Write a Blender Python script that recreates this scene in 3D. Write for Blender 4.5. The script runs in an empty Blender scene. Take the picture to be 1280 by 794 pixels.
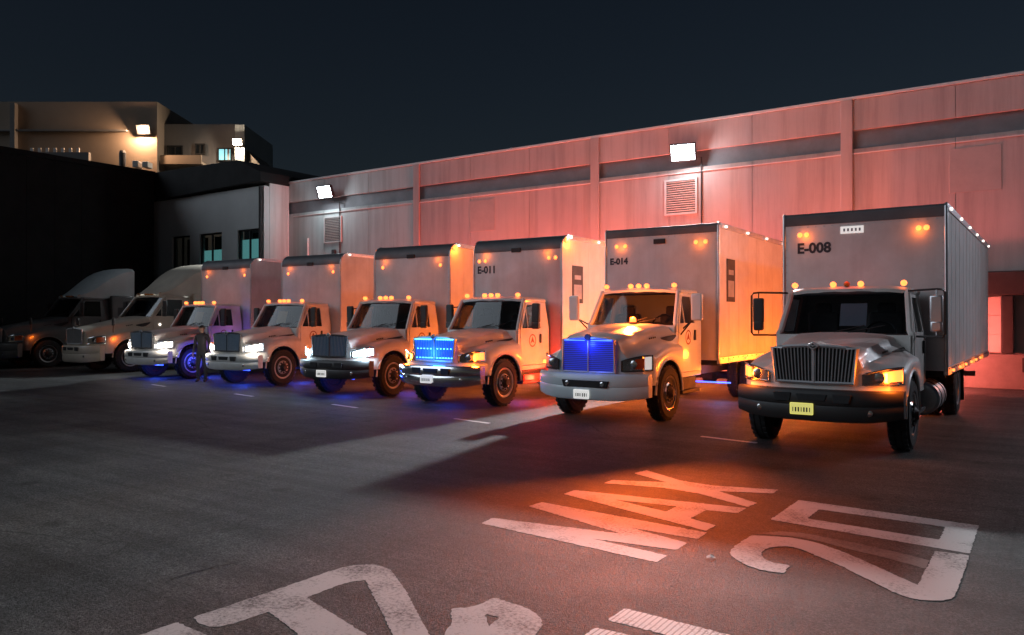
import bpy, bmesh, math, random
from mathutils import Vector, Matrix
random.seed(7)
R = math.radians
scene = bpy.context.scene
COL = scene.collection

# ------------------------------------------------------------------ camera, sky, fill, exposure
# world axes: +X runs along the warehouse wall, +Y points from the yard to the wall
cam_d = bpy.data.cameras.new('camera')
cam = bpy.data.objects.new('camera', cam_d); COL.objects.link(cam)
cam.location = (0, 0, 1.78)
cam.rotation_euler = (R(90.18), 0, R(34.3))
cam_d.sensor_width = 36.0
cam_d.lens = 36.0 * 970 / 1280
cam_d.clip_end = 3000
scene.camera = cam

world = bpy.data.worlds.new('World'); scene.world = world
world.use_nodes = True
wn = world.node_tree.nodes; wl = world.node_tree.links
sky = wn.new('ShaderNodeTexSky'); sky.sky_type = 'NISHITA'; sky.sun_disc = False
sky.sun_elevation = R(28); sky.sun_rotation = R(200)
bg = wn['Background']; bg.inputs['Strength'].default_value = 0.0036
wl.new(sky.outputs[0], bg.inputs['Color'])

sun_d = bpy.data.lights.new('yard_fill', 'SUN'); sun_d.energy = 0.64; sun_d.angle = R(40); sun_d.color = (.76, .87, 1)  # added fill lamp: stands in for light from buildings behind the camera
sun = bpy.data.objects.new('yard_fill', sun_d); COL.objects.link(sun)
sun.rotation_euler = (R(63), 0, R(-46))

vs = scene.view_settings
vs.view_transform = 'Standard'; vs.look = 'None'; vs.exposure = .22; vs.gamma = 1
scene.cycles.use_denoising = True
scene.cycles.max_bounces = 5
scene.cycles.diffuse_bounces = 3
scene.cycles.glossy_bounces = 3
scene.cycles.transparent_max_bounces = 12
scene.cycles.sample_clamp_indirect = 4

# ------------------------------------------------------------------ materials
MATS = {}
def mat(name, base, rough=.5, metal=0, var=.0, scale=3.0, bump=0.0, bscale=40, coat=0, dirt=None, spec=.5, streak=0):
    if name in MATS: return MATS[name]
    m = bpy.data.materials.new(name); m.use_nodes = True
    nt = m.node_tree; N = nt.nodes; L = nt.links
    b = N['Principled BSDF']
    b.inputs['Base Color'].default_value = (*base, 1); b.inputs['Roughness'].default_value = rough
    b.inputs['Metallic'].default_value = metal; b.inputs['Specular IOR Level'].default_value = spec
    b.inputs['Coat Weight'].default_value = coat; b.inputs['Coat Roughness'].default_value = .08
    tc = N.new('ShaderNodeNewGeometry')
    if var:
        n = N.new('ShaderNodeTexNoise'); n.inputs['Scale'].default_value = scale; n.inputs['Detail'].default_value = 6
        n.inputs['Roughness'].default_value = .65
        L.new(tc.outputs['Position'], n.inputs['Vector'])
        r = N.new('ShaderNodeValToRGB'); r.color_ramp.elements[0].position = .32; r.color_ramp.elements[1].position = .68
        d = dirt or tuple(c*(1-var) for c in base)
        r.color_ramp.elements[0].color = (*d, 1); r.color_ramp.elements[1].color = (*base, 1)
        L.new(n.outputs['Fac'], r.inputs['Fac']); col = r.outputs['Color']
        if streak:
            mp = N.new('ShaderNodeMapping'); mp.inputs['Scale'].default_value = (2.6, 2.6, .16); L.new(tc.outputs['Position'], mp.inputs['Vector'])
            ns = N.new('ShaderNodeTexNoise'); ns.inputs['Scale'].default_value = 1; ns.inputs['Detail'].default_value = 7; ns.inputs['Roughness'].default_value = .7; L.new(mp.outputs[0], ns.inputs['Vector'])
            rs = N.new('ShaderNodeValToRGB'); rs.color_ramp.elements[0].position = .36; rs.color_ramp.elements[0].color = (.55, .52, .50, 1); rs.color_ramp.elements[1].position = .56
            L.new(ns.outputs['Fac'], rs.inputs['Fac'])
            mx = N.new('ShaderNodeMix'); mx.data_type = 'RGBA'; mx.blend_type = 'MULTIPLY'; mx.inputs['Factor'].default_value = streak
            L.new(col, mx.inputs['A']); L.new(rs.outputs['Color'], mx.inputs['B']); col = mx.outputs['Result']
        L.new(col, b.inputs['Base Color'])
        mr = N.new('ShaderNodeMapRange'); mr.inputs['To Min'].default_value = min(1, rough+.18); mr.inputs['To Max'].default_value = max(.05, rough-.06)
        L.new(n.outputs['Fac'], mr.inputs['Value']); L.new(mr.outputs['Result'], b.inputs['Roughness'])
    if bump:
        n2 = N.new('ShaderNodeTexNoise'); n2.inputs['Scale'].default_value = bscale; n2.inputs['Detail'].default_value = 4
        L.new(tc.outputs['Position'], n2.inputs['Vector'])
        bp = N.new('ShaderNodeBump'); bp.inputs['Strength'].default_value = bump; bp.inputs['Distance'].default_value = .02
        L.new(n2.outputs['Fac'], bp.inputs['Height']); L.new(bp.outputs['Normal'], b.inputs['Normal'])
    MATS[name] = m
    return m

def emit(name, col, strength):
    if name in MATS: return MATS[name]
    m = bpy.data.materials.new(name); m.use_nodes = True
    b = m.node_tree.nodes['Principled BSDF']
    b.inputs['Base Color'].default_value = (*[min(.8, c) for c in col], 1); b.inputs['Roughness'].default_value = .3
    b.inputs['Emission Color'].default_value = (*col, 1); b.inputs['Emission Strength'].default_value = strength
    MATS[name] = m; return m

def glass(name, tint, refl=.9):
    if name in MATS: return MATS[name]
    m = bpy.data.materials.new(name); m.use_nodes = True
    nt = m.node_tree; N = nt.nodes; L = nt.links
    N.remove(N['Principled BSDF'])
    t = N.new('ShaderNodeBsdfTransparent'); t.inputs['Color'].default_value = (*tint, 1)
    g = N.new('ShaderNodeBsdfGlossy'); g.inputs['Roughness'].default_value = .03; g.inputs['Color'].default_value = (refl, refl, refl, 1)
    f = N.new('ShaderNodeFresnel'); f.inputs['IOR'].default_value = 1.5
    n = N.new('ShaderNodeTexNoise'); n.inputs['Scale'].default_value = 3
    tc = N.new('ShaderNodeTexCoord'); L.new(tc.outputs['Object'], n.inputs['Vector'])
    bp = N.new('ShaderNodeBump'); bp.inputs['Strength'].default_value = .03; L.new(n.outputs['Fac'], bp.inputs['Height'])
    L.new(bp.outputs['Normal'], g.inputs['Normal'])
    mx = N.new('ShaderNodeMixShader'); geo = N.new('ShaderNodeNewGeometry'); inv = N.new('ShaderNodeMath'); inv.operation = 'SUBTRACT'; inv.inputs[0].default_value = 1; L.new(geo.outputs['Backfacing'], inv.inputs[1])
    mu = N.new('ShaderNodeMath'); mu.operation = 'MULTIPLY'; L.new(f.outputs[0], mu.inputs[0]); L.new(inv.outputs[0], mu.inputs[1])
    L.new(mu.outputs[0], mx.inputs[0]); L.new(t.outputs[0], mx.inputs[1]); L.new(g.outputs[0], mx.inputs[2])
    L.new(mx.outputs[0], N['Material Output'].inputs['Surface'])
    MATS[name] = m; return m

WHITE = mat('truck_white_paint', (.78, .77, .76), .36, 0, .14, 1.3, coat=.18, dirt=(.58, .55, .50))
GREYW = mat('truck_bluish_white_paint', (.72, .82, .85), .28, 0, .12, 1.3, coat=.35)
CREAM = mat('tractor_cream_paint', (.62, .54, .44), .35, 0, .2, 1.5, coat=.3)
OLIVE = mat('tractor_grey_paint', (.13, .13, .125), .4, 0, .25, 1.5, coat=.2)
BOXW = mat('box_white_panel', (.74, .73, .73), .42, 0, .16, .9, bump=.06, bscale=1.7, streak=.18, dirt=(.55, .52, .51))
NOSE_SHADE = mat('nose_shade_dark', (.10, .10, .11), .5, 0, .3, 2)  # dark base for the shade painted on the box nose
ALU = mat('aluminium_trim', (.62, .63, .65), .35, 1, .2, 6)
SILVER = mat('grille_silver', (.58, .57, .58), .34, .55, .15, 9)
CHROME = mat('chrome', (.75, .76, .78), .12, 1, .1, 8)
STEEL = mat('dark_steel', (.06, .06, .065), .55, .3, .3, 5, bump=.1)
BLACKP = mat('black_plastic', (.035, .033, .033), .45, 0, .3, 4)
RUBBER = mat('tyre_rubber', (.022, .022, .023), .8, 0, .3, 12, bump=.2)
RIM = mat('white_rim', (.55, .54, .53), .45, 0, .3, 6, dirt=(.35, .32, .3))
HUBM = mat('wheel_hub_dark', (.05, .045, .045), .6, .4, .3, 9)
GLASS = glass('cab_glass', (.42, .44, .46))
INT = mat('cab_interior', (.05, .047, .045), .8, 0, .3, 4)
SEATM = mat('seat_cloth', (.13, .12, .115), .9, 0, .3, 8)
CARD = mat('card_yellow', (.62, .55, .28), .7, 0, .1, 5)
PAPER = mat('paper_blue', (.45, .52, .62), .7, 0, .1, 5)
PLATEW = emit('plate_white_glow', (.85, .84, .80), .55)  # plates and reflectors glow by emission in place of lamplight
PLATEY = emit('plate_yellow_glow', (.85, .78, .22), .5)  # same put-in glow for the yellow plate
INK = mat('dark_ink', (.04, .045, .06), .6, 0, .3, 6)
INKR = mat('red_brown_ink', (.32, .07, .03), .6, 0, .3, 6)
LENS = mat('headlight_reflector', (.8, .8, .82), .1, 1, .3, 30)
CLEAR = glass('lens_clear', (.9, .9, .9))
AMBER_ON = emit('amber_lamp_lit', (1, .19, .04), 3.2)
AMBER_DIM = emit('amber_lamp_dim', (1, .30, .03), 1.1)
AMBER_OFF = mat('amber_lamp_off', (.5, .17, .02), .3, 0, .1, 5)
WHITE_ON = emit('white_lamp_lit', (1, .93, .85), 9)
COOL_ON = emit('cool_lamp_lit', (.62, .85, 1), 9)
WHITE_DOT = emit('white_marker_lit', (1, .9, .8), 2.2)
RED_ON = emit('red_lamp_lit', (1, .02, .01), 2.2)
BLUE_ON = emit('blue_strip_lit', (.03, .08, 1), 5)
BLUE_DIM = emit('blue_grille_sheen', (.04, .10, .18), .16)  # faint emission stands in for the teal sheen on dark grilles
BLUE_PANEL = emit('blue_grille_lit', (.01, .14, 1), .75)
LED_CYAN = emit('cyan_led_lit', (.10, .55, 1), 5)
BLUE_CORE = emit('grille_core_blue', (.05, .07, .85), .26)

# ------------------------------------------------------------------ mesh builder
class MB:
    def __init__(s): s.bm = bmesh.new(); s.uv = None
    def _m(s, faces, m):
        for f in faces: f.material_index = m
    def box(s, c, d, m=0, bev=0.0, rot=None, seg=2):
        r = bmesh.ops.create_cube(s.bm, size=1.0)
        M = Matrix.Translation(c) @ (rot.to_4x4() if rot is not None else Matrix()) @ Matrix.Diagonal((d[0], d[1], d[2], 1))
        bmesh.ops.transform(s.bm, matrix=M, verts=r['verts'])
        fs = {f for v in r['verts'] for f in v.link_faces}; s._m(fs, m)
        if bev:
            es = {e for v in r['verts'] for e in v.link_edges}
            bmesh.ops.bevel(s.bm, geom=list(es), offset=bev, segments=seg, affect='EDGES', profile=.5, material=m)
        return s
    def span(s, a, b, m=0, bev=0.0):
        return s.box([(a[i]+b[i])/2 for i in range(3)], [abs(b[i]-a[i]) for i in range(3)], m, bev)
    def prism(s, poly, axis, a, b, m=0, bev=0.0):
        def P(p, t): return (t, p[0], p[1]) if axis == 'x' else ((p[0], t, p[1]) if axis == 'y' else (p[0], p[1], t))
        A = [s.bm.verts.new(P(p, a)) for p in poly]; B = [s.bm.verts.new(P(p, b)) for p in poly]
        n = len(poly); fs = [s.bm.faces.new(A), s.bm.faces.new(B[::-1])]
        for i in range(n): fs.append(s.bm.faces.new((A[i], B[i], B[(i+1) % n], A[(i+1) % n])))
        s._m(fs, m); bmesh.ops.recalc_face_normals(s.bm, faces=fs)
        if bev:
            es = {e for f in fs for e in f.edges}
            bmesh.ops.bevel(s.bm, geom=list(es), offset=bev, segments=2, affect='EDGES', profile=.5, material=m)
        return s
    def quad(s, pts, m=0):
        f = s.bm.faces.new([s.bm.verts.new(p) for p in pts]); f.material_index = m; return s
    def slab(s, pts, th, m=0):
        n = (Vector(pts[1])-Vector(pts[0])).cross(Vector(pts[2])-Vector(pts[0])).normalized()
        A = [s.bm.verts.new(p) for p in pts]; B = [s.bm.verts.new(Vector(p)-n*th) for p in pts]
        k = len(pts); fs = [s.bm.faces.new(A), s.bm.faces.new(B[::-1])]
        for i in range(k): fs.append(s.bm.faces.new((A[i], B[i], B[(i+1) % k], A[(i+1) % k])))
        s._m(fs, m); return s
    def tube(s, path, r, n=8, m=0, closed=False):
        path = [Vector(p) for p in path]; rings = []; k = len(path)
        for i, p in enumerate(path):
            a = path[(i-1) % k] if (closed or i) else p; b = path[(i+1) % k] if (closed or i < k-1) else p
            t = (b-a).normalized()
            up = Vector((0, 0, 1)) if abs(t.z) < .9 else Vector((0, 1, 0))
            x = t.cross(up).normalized(); y = x.cross(t)
            rings.append([s.bm.verts.new(p + (x*math.cos(2*math.pi*j/n)+y*math.sin(2*math.pi*j/n))*r) for j in range(n)])
        fs = []
        for i in range(k if closed else k-1):
            A = rings[i]; B = rings[(i+1) % k]
            for j in range(n): fs.append(s.bm.faces.new((A[j], A[(j+1) % n], B[(j+1) % n], B[j])))
        if not closed: fs += [s.bm.faces.new(rings[0][::-1]), s.bm.faces.new(rings[-1])]
        s._m(fs, m); bmesh.ops.recalc_face_normals(s.bm, faces=fs); return s
    def lathe(s, prof, axis, c, n=24, m=0):
        # prof: list of (t along axis, radius)
        c = Vector(c); rings = []
        for t, r in prof:
            ring = []
            for j in range(n):
                a = 2*math.pi*j/n; ca, sa = math.cos(a)*r, math.sin(a)*r
                v = (t, ca, sa) if axis == 'x' else ((ca, t, sa) if axis == 'y' else (ca, sa, t))
                ring.append(s.bm.verts.new(c+Vector(v)))
            rings.append(ring)
        fs = []
        for A, B in zip(rings, rings[1:]):
            for j in range(n): fs.append(s.bm.faces.new((A[j], A[(j+1) % n], B[(j+1) % n], B[j])))
        fs += [s.bm.faces.new(rings[0][::-1]), s.bm.faces.new(rings[-1])]
        s._m(fs, m); bmesh.ops.recalc_face_normals(s.bm, faces=fs); return s
    def grid(s, rows, m=0, wrap=False):
        V = [[s.bm.verts.new(p) for p in r] for r in rows]; fs = []
        for a, b in zip(V, V[1:]):
            for j in range(len(a)-1): fs.append(s.bm.faces.new((a[j], a[j+1], b[j+1], b[j])))
        s._m(fs, m); return fs
    def poly(s, outer, hole=None, z=0., m=0):
        es = []
        for loop in [outer]+([hole] if hole else []):
            vs_ = [s.bm.verts.new((p[0], p[1], z)) for p in loop]
            for i in range(len(vs_)): es.append(s.bm.edges.new((vs_[i], vs_[(i+1) % len(vs_)])))
        r = bmesh.ops.triangle_fill(s.bm, use_beauty=True, edges=es)
        for f in r['geom']:
            if isinstance(f, bmesh.types.BMFace):
                f.material_index = m
                f.normal_update()
                if f.normal.z < 0: f.normal_flip()
        return s
    def mesh(s, name, smooth=35):
        me = bpy.data.meshes.new(name); s.bm.normal_update(); s.bm.to_mesh(me); s.bm.free()
        if smooth:
            for p in me.polygons: p.use_smooth = True
            me.set_sharp_from_angle(angle=R(smooth))
        return me

CACHE = {}
def part(name, build, mats, parent=None, loc=(0, 0, 0), rot=(0, 0, 0), key=None, smooth=20, label=None, stuff=False):
    """link ONE mesh object; alike pieces share their mesh through key"""
    if not isinstance(mats, (list, tuple)): mats = [mats]
    k = (key, tuple(m.name for m in mats)) if key else None
    if k and k in CACHE: me = CACHE[k]
    else:
        b = MB(); build(b); me = b.mesh(name, smooth)
        for m in mats: me.materials.append(m)
        if k: CACHE[k] = me
    o = bpy.data.objects.new(name, me); COL.objects.link(o)
    o.location = loc; o.rotation_euler = rot
    if parent: o.parent = parent
    if label: o['label'] = label
    if stuff: o['kind'] = 'stuff'
    return o

def tag(o, label, cat, group=None):
    o['label'] = label; o['category'] = cat
    if group: o['group'] = group
    return o
def thing(name, label, cat, loc=(0, 0, 0), rz=0, group=None):
    o = bpy.data.objects.new(name, None); COL.objects.link(o)
    o.location = loc; o.rotation_euler = (0, 0, rz); o.empty_display_size = .3
    return tag(o, label, cat, group)
def structure(o): o['kind'] = 'structure'; return o

def lamp(kind, parent, loc, col, power, size=.08, rot=(0, 0, 0), name='lamp', **kw):
    d = bpy.data.lights.new(name, kind); d.color = col; d.energy = power
    if kind == 'AREA':
        d.shape = 'RECTANGLE'; d.size, d.size_y = size if isinstance(size, tuple) else (size, size)
        if 'spread' in kw: d.spread = kw['spread']
    else:
        d.shadow_soft_size = size
        if kind == 'SPOT': d.spot_size = kw.get('cone', R(150)); d.spot_blend = kw.get('blend', .5)
    o = bpy.data.objects.new(name, d); COL.objects.link(o); o.location = loc; o.rotation_euler = rot
    if parent: o.parent = parent
    return o

TXT = {}
def text(name, body, size, m, parent, loc, rot, bold=0.0, align='CENTER', label=None):
    cu = bpy.data.curves.new('t', 'FONT'); cu.body = body; cu.size = size; cu.align_x = align; cu.align_y = 'CENTER'
    cu.offset = bold; cu.resolution_u = 3
    t = bpy.data.objects.new('t', cu); COL.objects.link(t)
    me = bpy.data.meshes.new_from_object(t.evaluated_get(bpy.context.evaluated_depsgraph_get()))
    bpy.data.objects.remove(t); bpy.data.curves.remove(cu)
    me.materials.clear(); me.materials.append(m)
    o = bpy.data.objects.new(name, me); COL.objects.link(o); o.location = loc; o.rotation_euler = rot; o.parent = parent
    if label: o['label'] = label
    return o

# ------------------------------------------------------------------ ground
def ground_material():
    m = bpy.data.materials.new('asphalt'); m.use_nodes = True
    nt = m.node_tree; N = nt.nodes; L = nt.links; b = N['Principled BSDF']
    tc = N.new('ShaderNodeTexCoord')
    def noise(sc, det=5, rough=.6):
        n = N.new('ShaderNodeTexNoise'); n.inputs['Scale'].default_value = sc; n.inputs['Detail'].default_value = det
        n.inputs['Roughness'].default_value = rough; L.new(tc.outputs['Object'], n.inputs['Vector']); return n
    big = noise(.22, 4); mid = noise(1.6, 6, .7); fine = noise(55, 3, .7); grit = noise(170, 2)
    r1 = N.new('ShaderNodeValToRGB'); r1.color_ramp.elements[0].position = .35; r1.color_ramp.elements[1].position = .66
    r1.color_ramp.elements[0].color = (.052, .053, .053, 1); r1.color_ramp.elements[1].color = (.100, .103, .100, 1)
    L.new(big.outputs['Fac'], r1.inputs['Fac'])
    def mixc(a, fac, ramp, blend, amount):
        r = N.new('ShaderNodeValToRGB')
        for e, (p, v) in zip(r.color_ramp.elements, ramp): e.position = p; e.color = (v, v, v, 1)
        L.new(fac, r.inputs['Fac'])
        mx = N.new('ShaderNodeMix'); mx.data_type = 'RGBA'; mx.blend_type = blend; mx.inputs['Factor'].default_value = amount
        L.new(a, mx.inputs['A']); L.new(r.outputs['Color'], mx.inputs['B']); return mx.outputs['Result']
    c = mixc(r1.outputs['Color'], mid.outputs['Fac'], [(.3, .55), (.7, 1.15)], 'MULTIPLY', .8)
    c = mixc(c, fine.outputs['Fac'], [(.36, .35), (.64, 1.7)], 'MULTIPLY', 1)
    med = noise(17, 6, .75); c = mixc(c, med.outputs['Fac'], [(.35, .5), (.65, 1.45)], 'MULTIPLY', .8)
    c = mixc(c, grit.outputs['Fac'], [(.35, .5), (.7, 1.8)], 'MULTIPLY', .8)
    # long tyre tracks and drip lines across the yard
    for sc_, rz_, amt in (((.10, 2.6, 1), .12, .55), ((1.9, .12, 1), -.2, .35)):
        mp = N.new('ShaderNodeMapping'); mp.inputs['Scale'].default_value = sc_; mp.inputs['Rotation'].default_value = (0, 0, rz_); L.new(tc.outputs['Object'], mp.inputs['Vector'])
        st = N.new('ShaderNodeTexNoise'); st.inputs['Scale'].default_value = 1; st.inputs['Detail'].default_value = 5; st.inputs['Roughness'].default_value = .7; L.new(mp.outputs[0], st.inputs['Vector'])
        c = mixc(c, st.outputs['Fac'], [(.36, .45), (.6, 1.15)], 'MULTIPLY', amt)
    spots = N.new('ShaderNodeTexVoronoi'); spots.inputs['Scale'].default_value = 1.1; L.new(tc.outputs['Object'], spots.inputs['Vector'])
    c = mixc(c, spots.outputs['Distance'], [(.05, .3), (.16, 1.0)], 'MULTIPLY', .6)
    # hairline cracks: thin cell borders, broken up by noise
    vo = N.new('ShaderNodeTexVoronoi'); vo.feature = 'DISTANCE_TO_EDGE'; vo.inputs['Scale'].default_value = .42
    wv = N.new('ShaderNodeMix'); wv.data_type = 'RGBA'; wv.inputs['Factor'].default_value = .16
    L.new(tc.outputs['Object'], wv.inputs['A']); L.new(mid.outputs['Color'], wv.inputs['B']); L.new(wv.outputs['Result'], vo.inputs['Vector'])
    cr = N.new('ShaderNodeValToRGB'); cr.color_ramp.elements[0].position = .0; cr.color_ramp.elements[0].color = (.35, .35, .35, 1)
    cr.color_ramp.elements[1].position = .006; cr.color_ramp.elements[1].color = (1, 1, 1, 1)
    L.new(vo.outputs['Distance'], cr.inputs['Fac'])
    mx = N.new('ShaderNodeMix'); mx.data_type = 'RGBA'; mx.blend_type = 'MULTIPLY'
    bm_ = N.new('ShaderNodeMapRange'); bm_.inputs['From Min'].default_value = .5; bm_.inputs['From Max'].default_value = .62
    L.new(big.outputs['Fac'], bm_.inputs['Value']); L.new(bm_.outputs['Result'], mx.inputs['Factor'])
    L.new(c, mx.inputs['A']); L.new(cr.outputs['Color'], mx.inputs['B'])
    L.new(mx.outputs['Result'], b.inputs['Base Color'])
    rr = N.new('ShaderNodeMapRange'); b.inputs['Specular IOR Level'].default_value = .10; rr.inputs['To Min'].default_value = .55; rr.inputs['To Max'].default_value = .85
    L.new(mid.outputs['Fac'], rr.inputs['Value']); L.new(rr.outputs['Result'], b.inputs['Roughness'])
    bp = N.new('ShaderNodeBump'); bp.inputs['Strength'].default_value = .55; bp.inputs['Distance'].default_value = .02
    ad = N.new('ShaderNodeMath'); ad.operation = 'ADD'; L.new(fine.outputs['Fac'], ad.inputs[0]); L.new(grit.outputs['Fac'], ad.inputs[1])
    L.new(ad.outputs[0], bp.inputs['Height']); L.new(bp.outputs['Normal'], b.inputs['Normal'])
    return m
def paint_material(name, base, cover, ridges=False, rough=.68):
    """road paint, worn through to the asphalt in patches"""
    m = bpy.data.materials.new(name); m.use_nodes = True
    nt = m.node_tree; N = nt.nodes; L = nt.links; b = N['Principled BSDF']
    tc = N.new('ShaderNodeTexCoord')
    n = N.new('ShaderNodeTexNoise'); n.inputs['Scale'].default_value = 38; n.inputs['Detail'].default_value = 10; n.inputs['Roughness'].default_value = .75
    L.new(tc.outputs['Object'], n.inputs['Vector'])
    n2 = N.new('ShaderNodeTexNoise'); n2.inputs['Scale'].default_value = 2.3; n2.inputs['Detail'].default_value = 4
    L.new(tc.outputs['Object'], n2.inputs['Vector'])
    ad = N.new('ShaderNodeMath'); ad.operation = 'MULTIPLY_ADD'; ad.inputs[1].default_value = .75
    L.new(n2.outputs['Fac'], ad.inputs[0]); L.new(n.outputs['Fac'], ad.inputs[2])
    src = ad.outputs[0]
    r = N.new('ShaderNodeValToRGB'); r.color_ramp.elements[0].position = cover-.12; r.color_ramp.elements[1].position = cover+.10
    r.color_ramp.elements[0].color = (.085, .083, .08, 1); r.color_ramp.elements[1].color = (*base, 1)
    L.new(src, r.inputs['Fac']); out = r.outputs['Color']
    if ridges:
        w = N.new('ShaderNodeTexWave'); w.bands_direction = 'X'; w.inputs['Scale'].default_value = 9; w.inputs['Distortion'].default_value = 1.2; w.inputs['Detail'].default_value = 3
        L.new(tc.outputs['Object'], w.inputs['Vector'])
        rw = N.new('ShaderNodeValToRGB'); rw.color_ramp.elements[0].position = .12; rw.color_ramp.elements[0].color = (.35, .35, .35, 1); rw.color_ramp.elements[1].position = .3
        L.new(w.outputs['Fac'], rw.inputs['Fac'])
        mx = N.new('ShaderNodeMix'); mx.data_type = 'RGBA'; mx.blend_type = 'MULTIPLY'; mx.inputs['Factor'].default_value = .8
        L.new(out, mx.inputs['A']); L.new(rw.outputs['Color'], mx.inputs['B']); out = mx.outputs['Result']
    L.new(out, b.inputs['Base Color']); b.inputs['Roughness'].default_value = rough; b.inputs['Specular IOR Level'].default_value = .12
    bp = N.new('ShaderNodeBump'); bp.inputs['Strength'].default_value = .25; bp.inputs['Distance'].default_value = .01
    L.new(n.outputs['Fac'], bp.inputs['Height']); L.new(bp.outputs['Normal'], b.inputs['Normal'])
    MATS[name] = m; return m

ASPH = ground_material()
g = part('yard_ground', lambda b: b.grid([[(x, y, 0) for x in (-900, -60, -30, 0, 30, 60, 900)] for y in (-900, -40, -10, 10, 30, 60, 900)]), ASPH, smooth=0)
structure(g)
PAINT = paint_material('road_paint_white', (.52, .50, .49), .78)
PAINT_W = paint_material('road_paint_worn', (.50, .49, .48), .80)
PAINT_F = paint_material('road_paint_faded', (.20, .18, .17), .86)
PAINT_R = paint_material('road_paint_ridged', (.74, .74, .72), .74, True)

rj = random.Random(3)
def ragged(L_):
    """round the shallow corners, then fray the edge a little, as sprayed paint on coarse asphalt does"""
    n = len(L_); out = []
    for i in range(n):
        a, p, c = (Vector((*L_[k % n], 0)) for k in (i-1, i, i+1))
        d1, d2 = (p-a).normalized(), (c-p).normalized()
        if d1.dot(d2) > .5 and n > 6: out += [p.lerp(a, .25), p.lerp(c, .25)]
        else: out += [p+(a-p).normalized()*.012, p+(c-p).normalized()*.012]
    res = []
    for i, p in enumerate(out):
        q = out[(i+1) % len(out)]; k = max(1, int((q-p).length/.022)); nrm = Vector((-(q-p).y, (q-p).x, 0)).normalized()
        for j in range(k): res.append(p.lerp(q, j/k)+nrm*(rj.gauss(0, .0035) if j else 0))
    return [(v.x, v.y) for v in res]
def marking(name, outer, hole, m, label, z=.002, group='painted lettering on the asphalt'):
    outer = ragged(outer); hole = ragged(hole) if hole else None
    cx = sum(p[0] for p in outer)/len(outer); cy = sum(p[1] for p in outer)/len(outer)
    sh = lambda L_: [(p[0]-cx, p[1]-cy) for p in L_] if L_ else None
    o = part(name, lambda b: b.poly(sh(outer), sh(hole)), m, loc=(cx, cy, z), smooth=0)
    return tag(o, label, 'road marking', group)
marking('painted_letter', [(-4.05, 5.459), (-4.074, 5.665), (-2.884, 5.851), (-4.05, 6.214), (-4.03, 6.427), (-2.311, 6.287), (-2.307, 6.06), (-2.908, 6.064), (-2.335, 5.905), (-2.335, 5.68), (-3.028, 5.587), (-2.335, 5.505), (-2.335, 5.305)], None, PAINT, 'letter M of the word MAX painted in white on the asphalt')
marking('painted_letter', [(-4.04, 6.856), (-4.03, 7.075), (-2.305, 7.315), (-2.31, 7.083), (-2.592, 7.022), (-2.602, 6.649), (-2.33, 6.553), (-2.34, 6.334)], [(-3.491, 6.921), (-2.878, 7.011), (-2.881, 6.758)], PAINT, 'letter A in the middle of the word MAX painted on the asphalt')
marking('painted_letter', [(-3.945, 7.557), (-3.945, 7.76), (-3.389, 7.982), (-3.904, 8.237), (-3.867, 8.492), (-3.12, 8.044), (-2.282, 8.294), (-2.275, 8.091), (-2.776, 7.873), (-2.281, 7.573), (-2.311, 7.363), (-3.115, 7.754)], None, PAINT, 'letter X at the far end of the word MAX painted on the asphalt')
marking('painted_digit', [(-1.996, 7.014), (-1.982, 7.933), (-.449, 7.827), (-.451, 6.849)], [(-1.735, 7.238), (-1.728, 7.649), (-.683, 7.61), (-.686, 7.139)], PAINT, 'square cornered digit 0 of the number 20 painted on the asphalt')
marking('painted_digit', [(-1.495, 5.579), (-1.512, 5.785), (-1.622, 5.769), (-1.71, 5.832), (-1.769, 5.951), (-1.775, 6.113), (-1.689, 6.241), (-1.581, 6.265), (-1.408, 6.132), (-1.213, 5.989), (-.976, 5.761), (-.793, 5.586), (-.699, 5.533), (-.615, 5.536), (-.481, 5.627), (-.459, 5.79), (-.451, 6.785), (-.679, 6.773), (-.685, 6.233), (-.685, 5.83), (-.833, 5.965), (-1.044, 6.164), (-1.291, 6.375), (-1.51, 6.504), (-1.697, 6.523), (-1.821, 6.477), (-1.975, 6.41), (-1.993, 6.139), (-1.987, 5.867), (-1.908, 5.728), (-1.773, 5.606), (-1.633, 5.546)], None, PAINT, 'curled digit 2 of the number 20 painted on the asphalt', z=.004)
marking('painted_stroke', [(-1.98, 6.484), (-1.752, 6.734), (-1.354, 6.683), (-.966, 6.597), (-.685, 6.487), (-.687, 6.249), (-.993, 6.384), (-1.312, 6.477), (-1.524, 6.567), (-1.71, 6.575)], None, PAINT_F, 'faded older paint stroke showing beside the digit 2')
marking('painted_letter', [(-4.193, 2.76), (-4.185, 2.996), (-4.168, 3.448), (-4.166, 3.893), (-4.11, 4.035), (-3.989, 4.117), (-3.776, 4.072), (-2.592, 3.157), (-2.754, 3.046), (-3.822, 3.824), (-3.898, 3.711), (-3.893, 3.37), (-3.552, 3.279), (-3.029, 3.126), (-2.981, 2.891), (-3.068, 2.832), (-3.895, 3.079), (-3.914, 2.785), (-4.01, 2.72)], None, PAINT_W, 'large worn angular painted letter with long slanting leg at the bottom of the photo')
marking('painted_stroke', [(-4.208, 2.434), (-4.204, 2.669), (-3.887, 2.652), (-3.393, 2.611), (-4.173, 2.079)], None, PAINT_W, 'corner of a pale painted stroke in the bottom left of the photo')
marking('painted_letter', [(-3.009, 3.744), (-2.909, 3.841), (-2.899, 4.047), (-2.628, 4.018), (-2.49, 3.949), (-2.417, 3.866), (-2.365, 3.714), (-2.322, 3.549), (-2.708, 3.286), (-2.831, 3.478), (-2.846, 3.552)], [(-2.783, 3.795), (-2.679, 3.797), (-2.648, 3.645)], PAINT_W, 'rounded worn painted letter with a small hole beside the ridged white bars')
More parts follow.
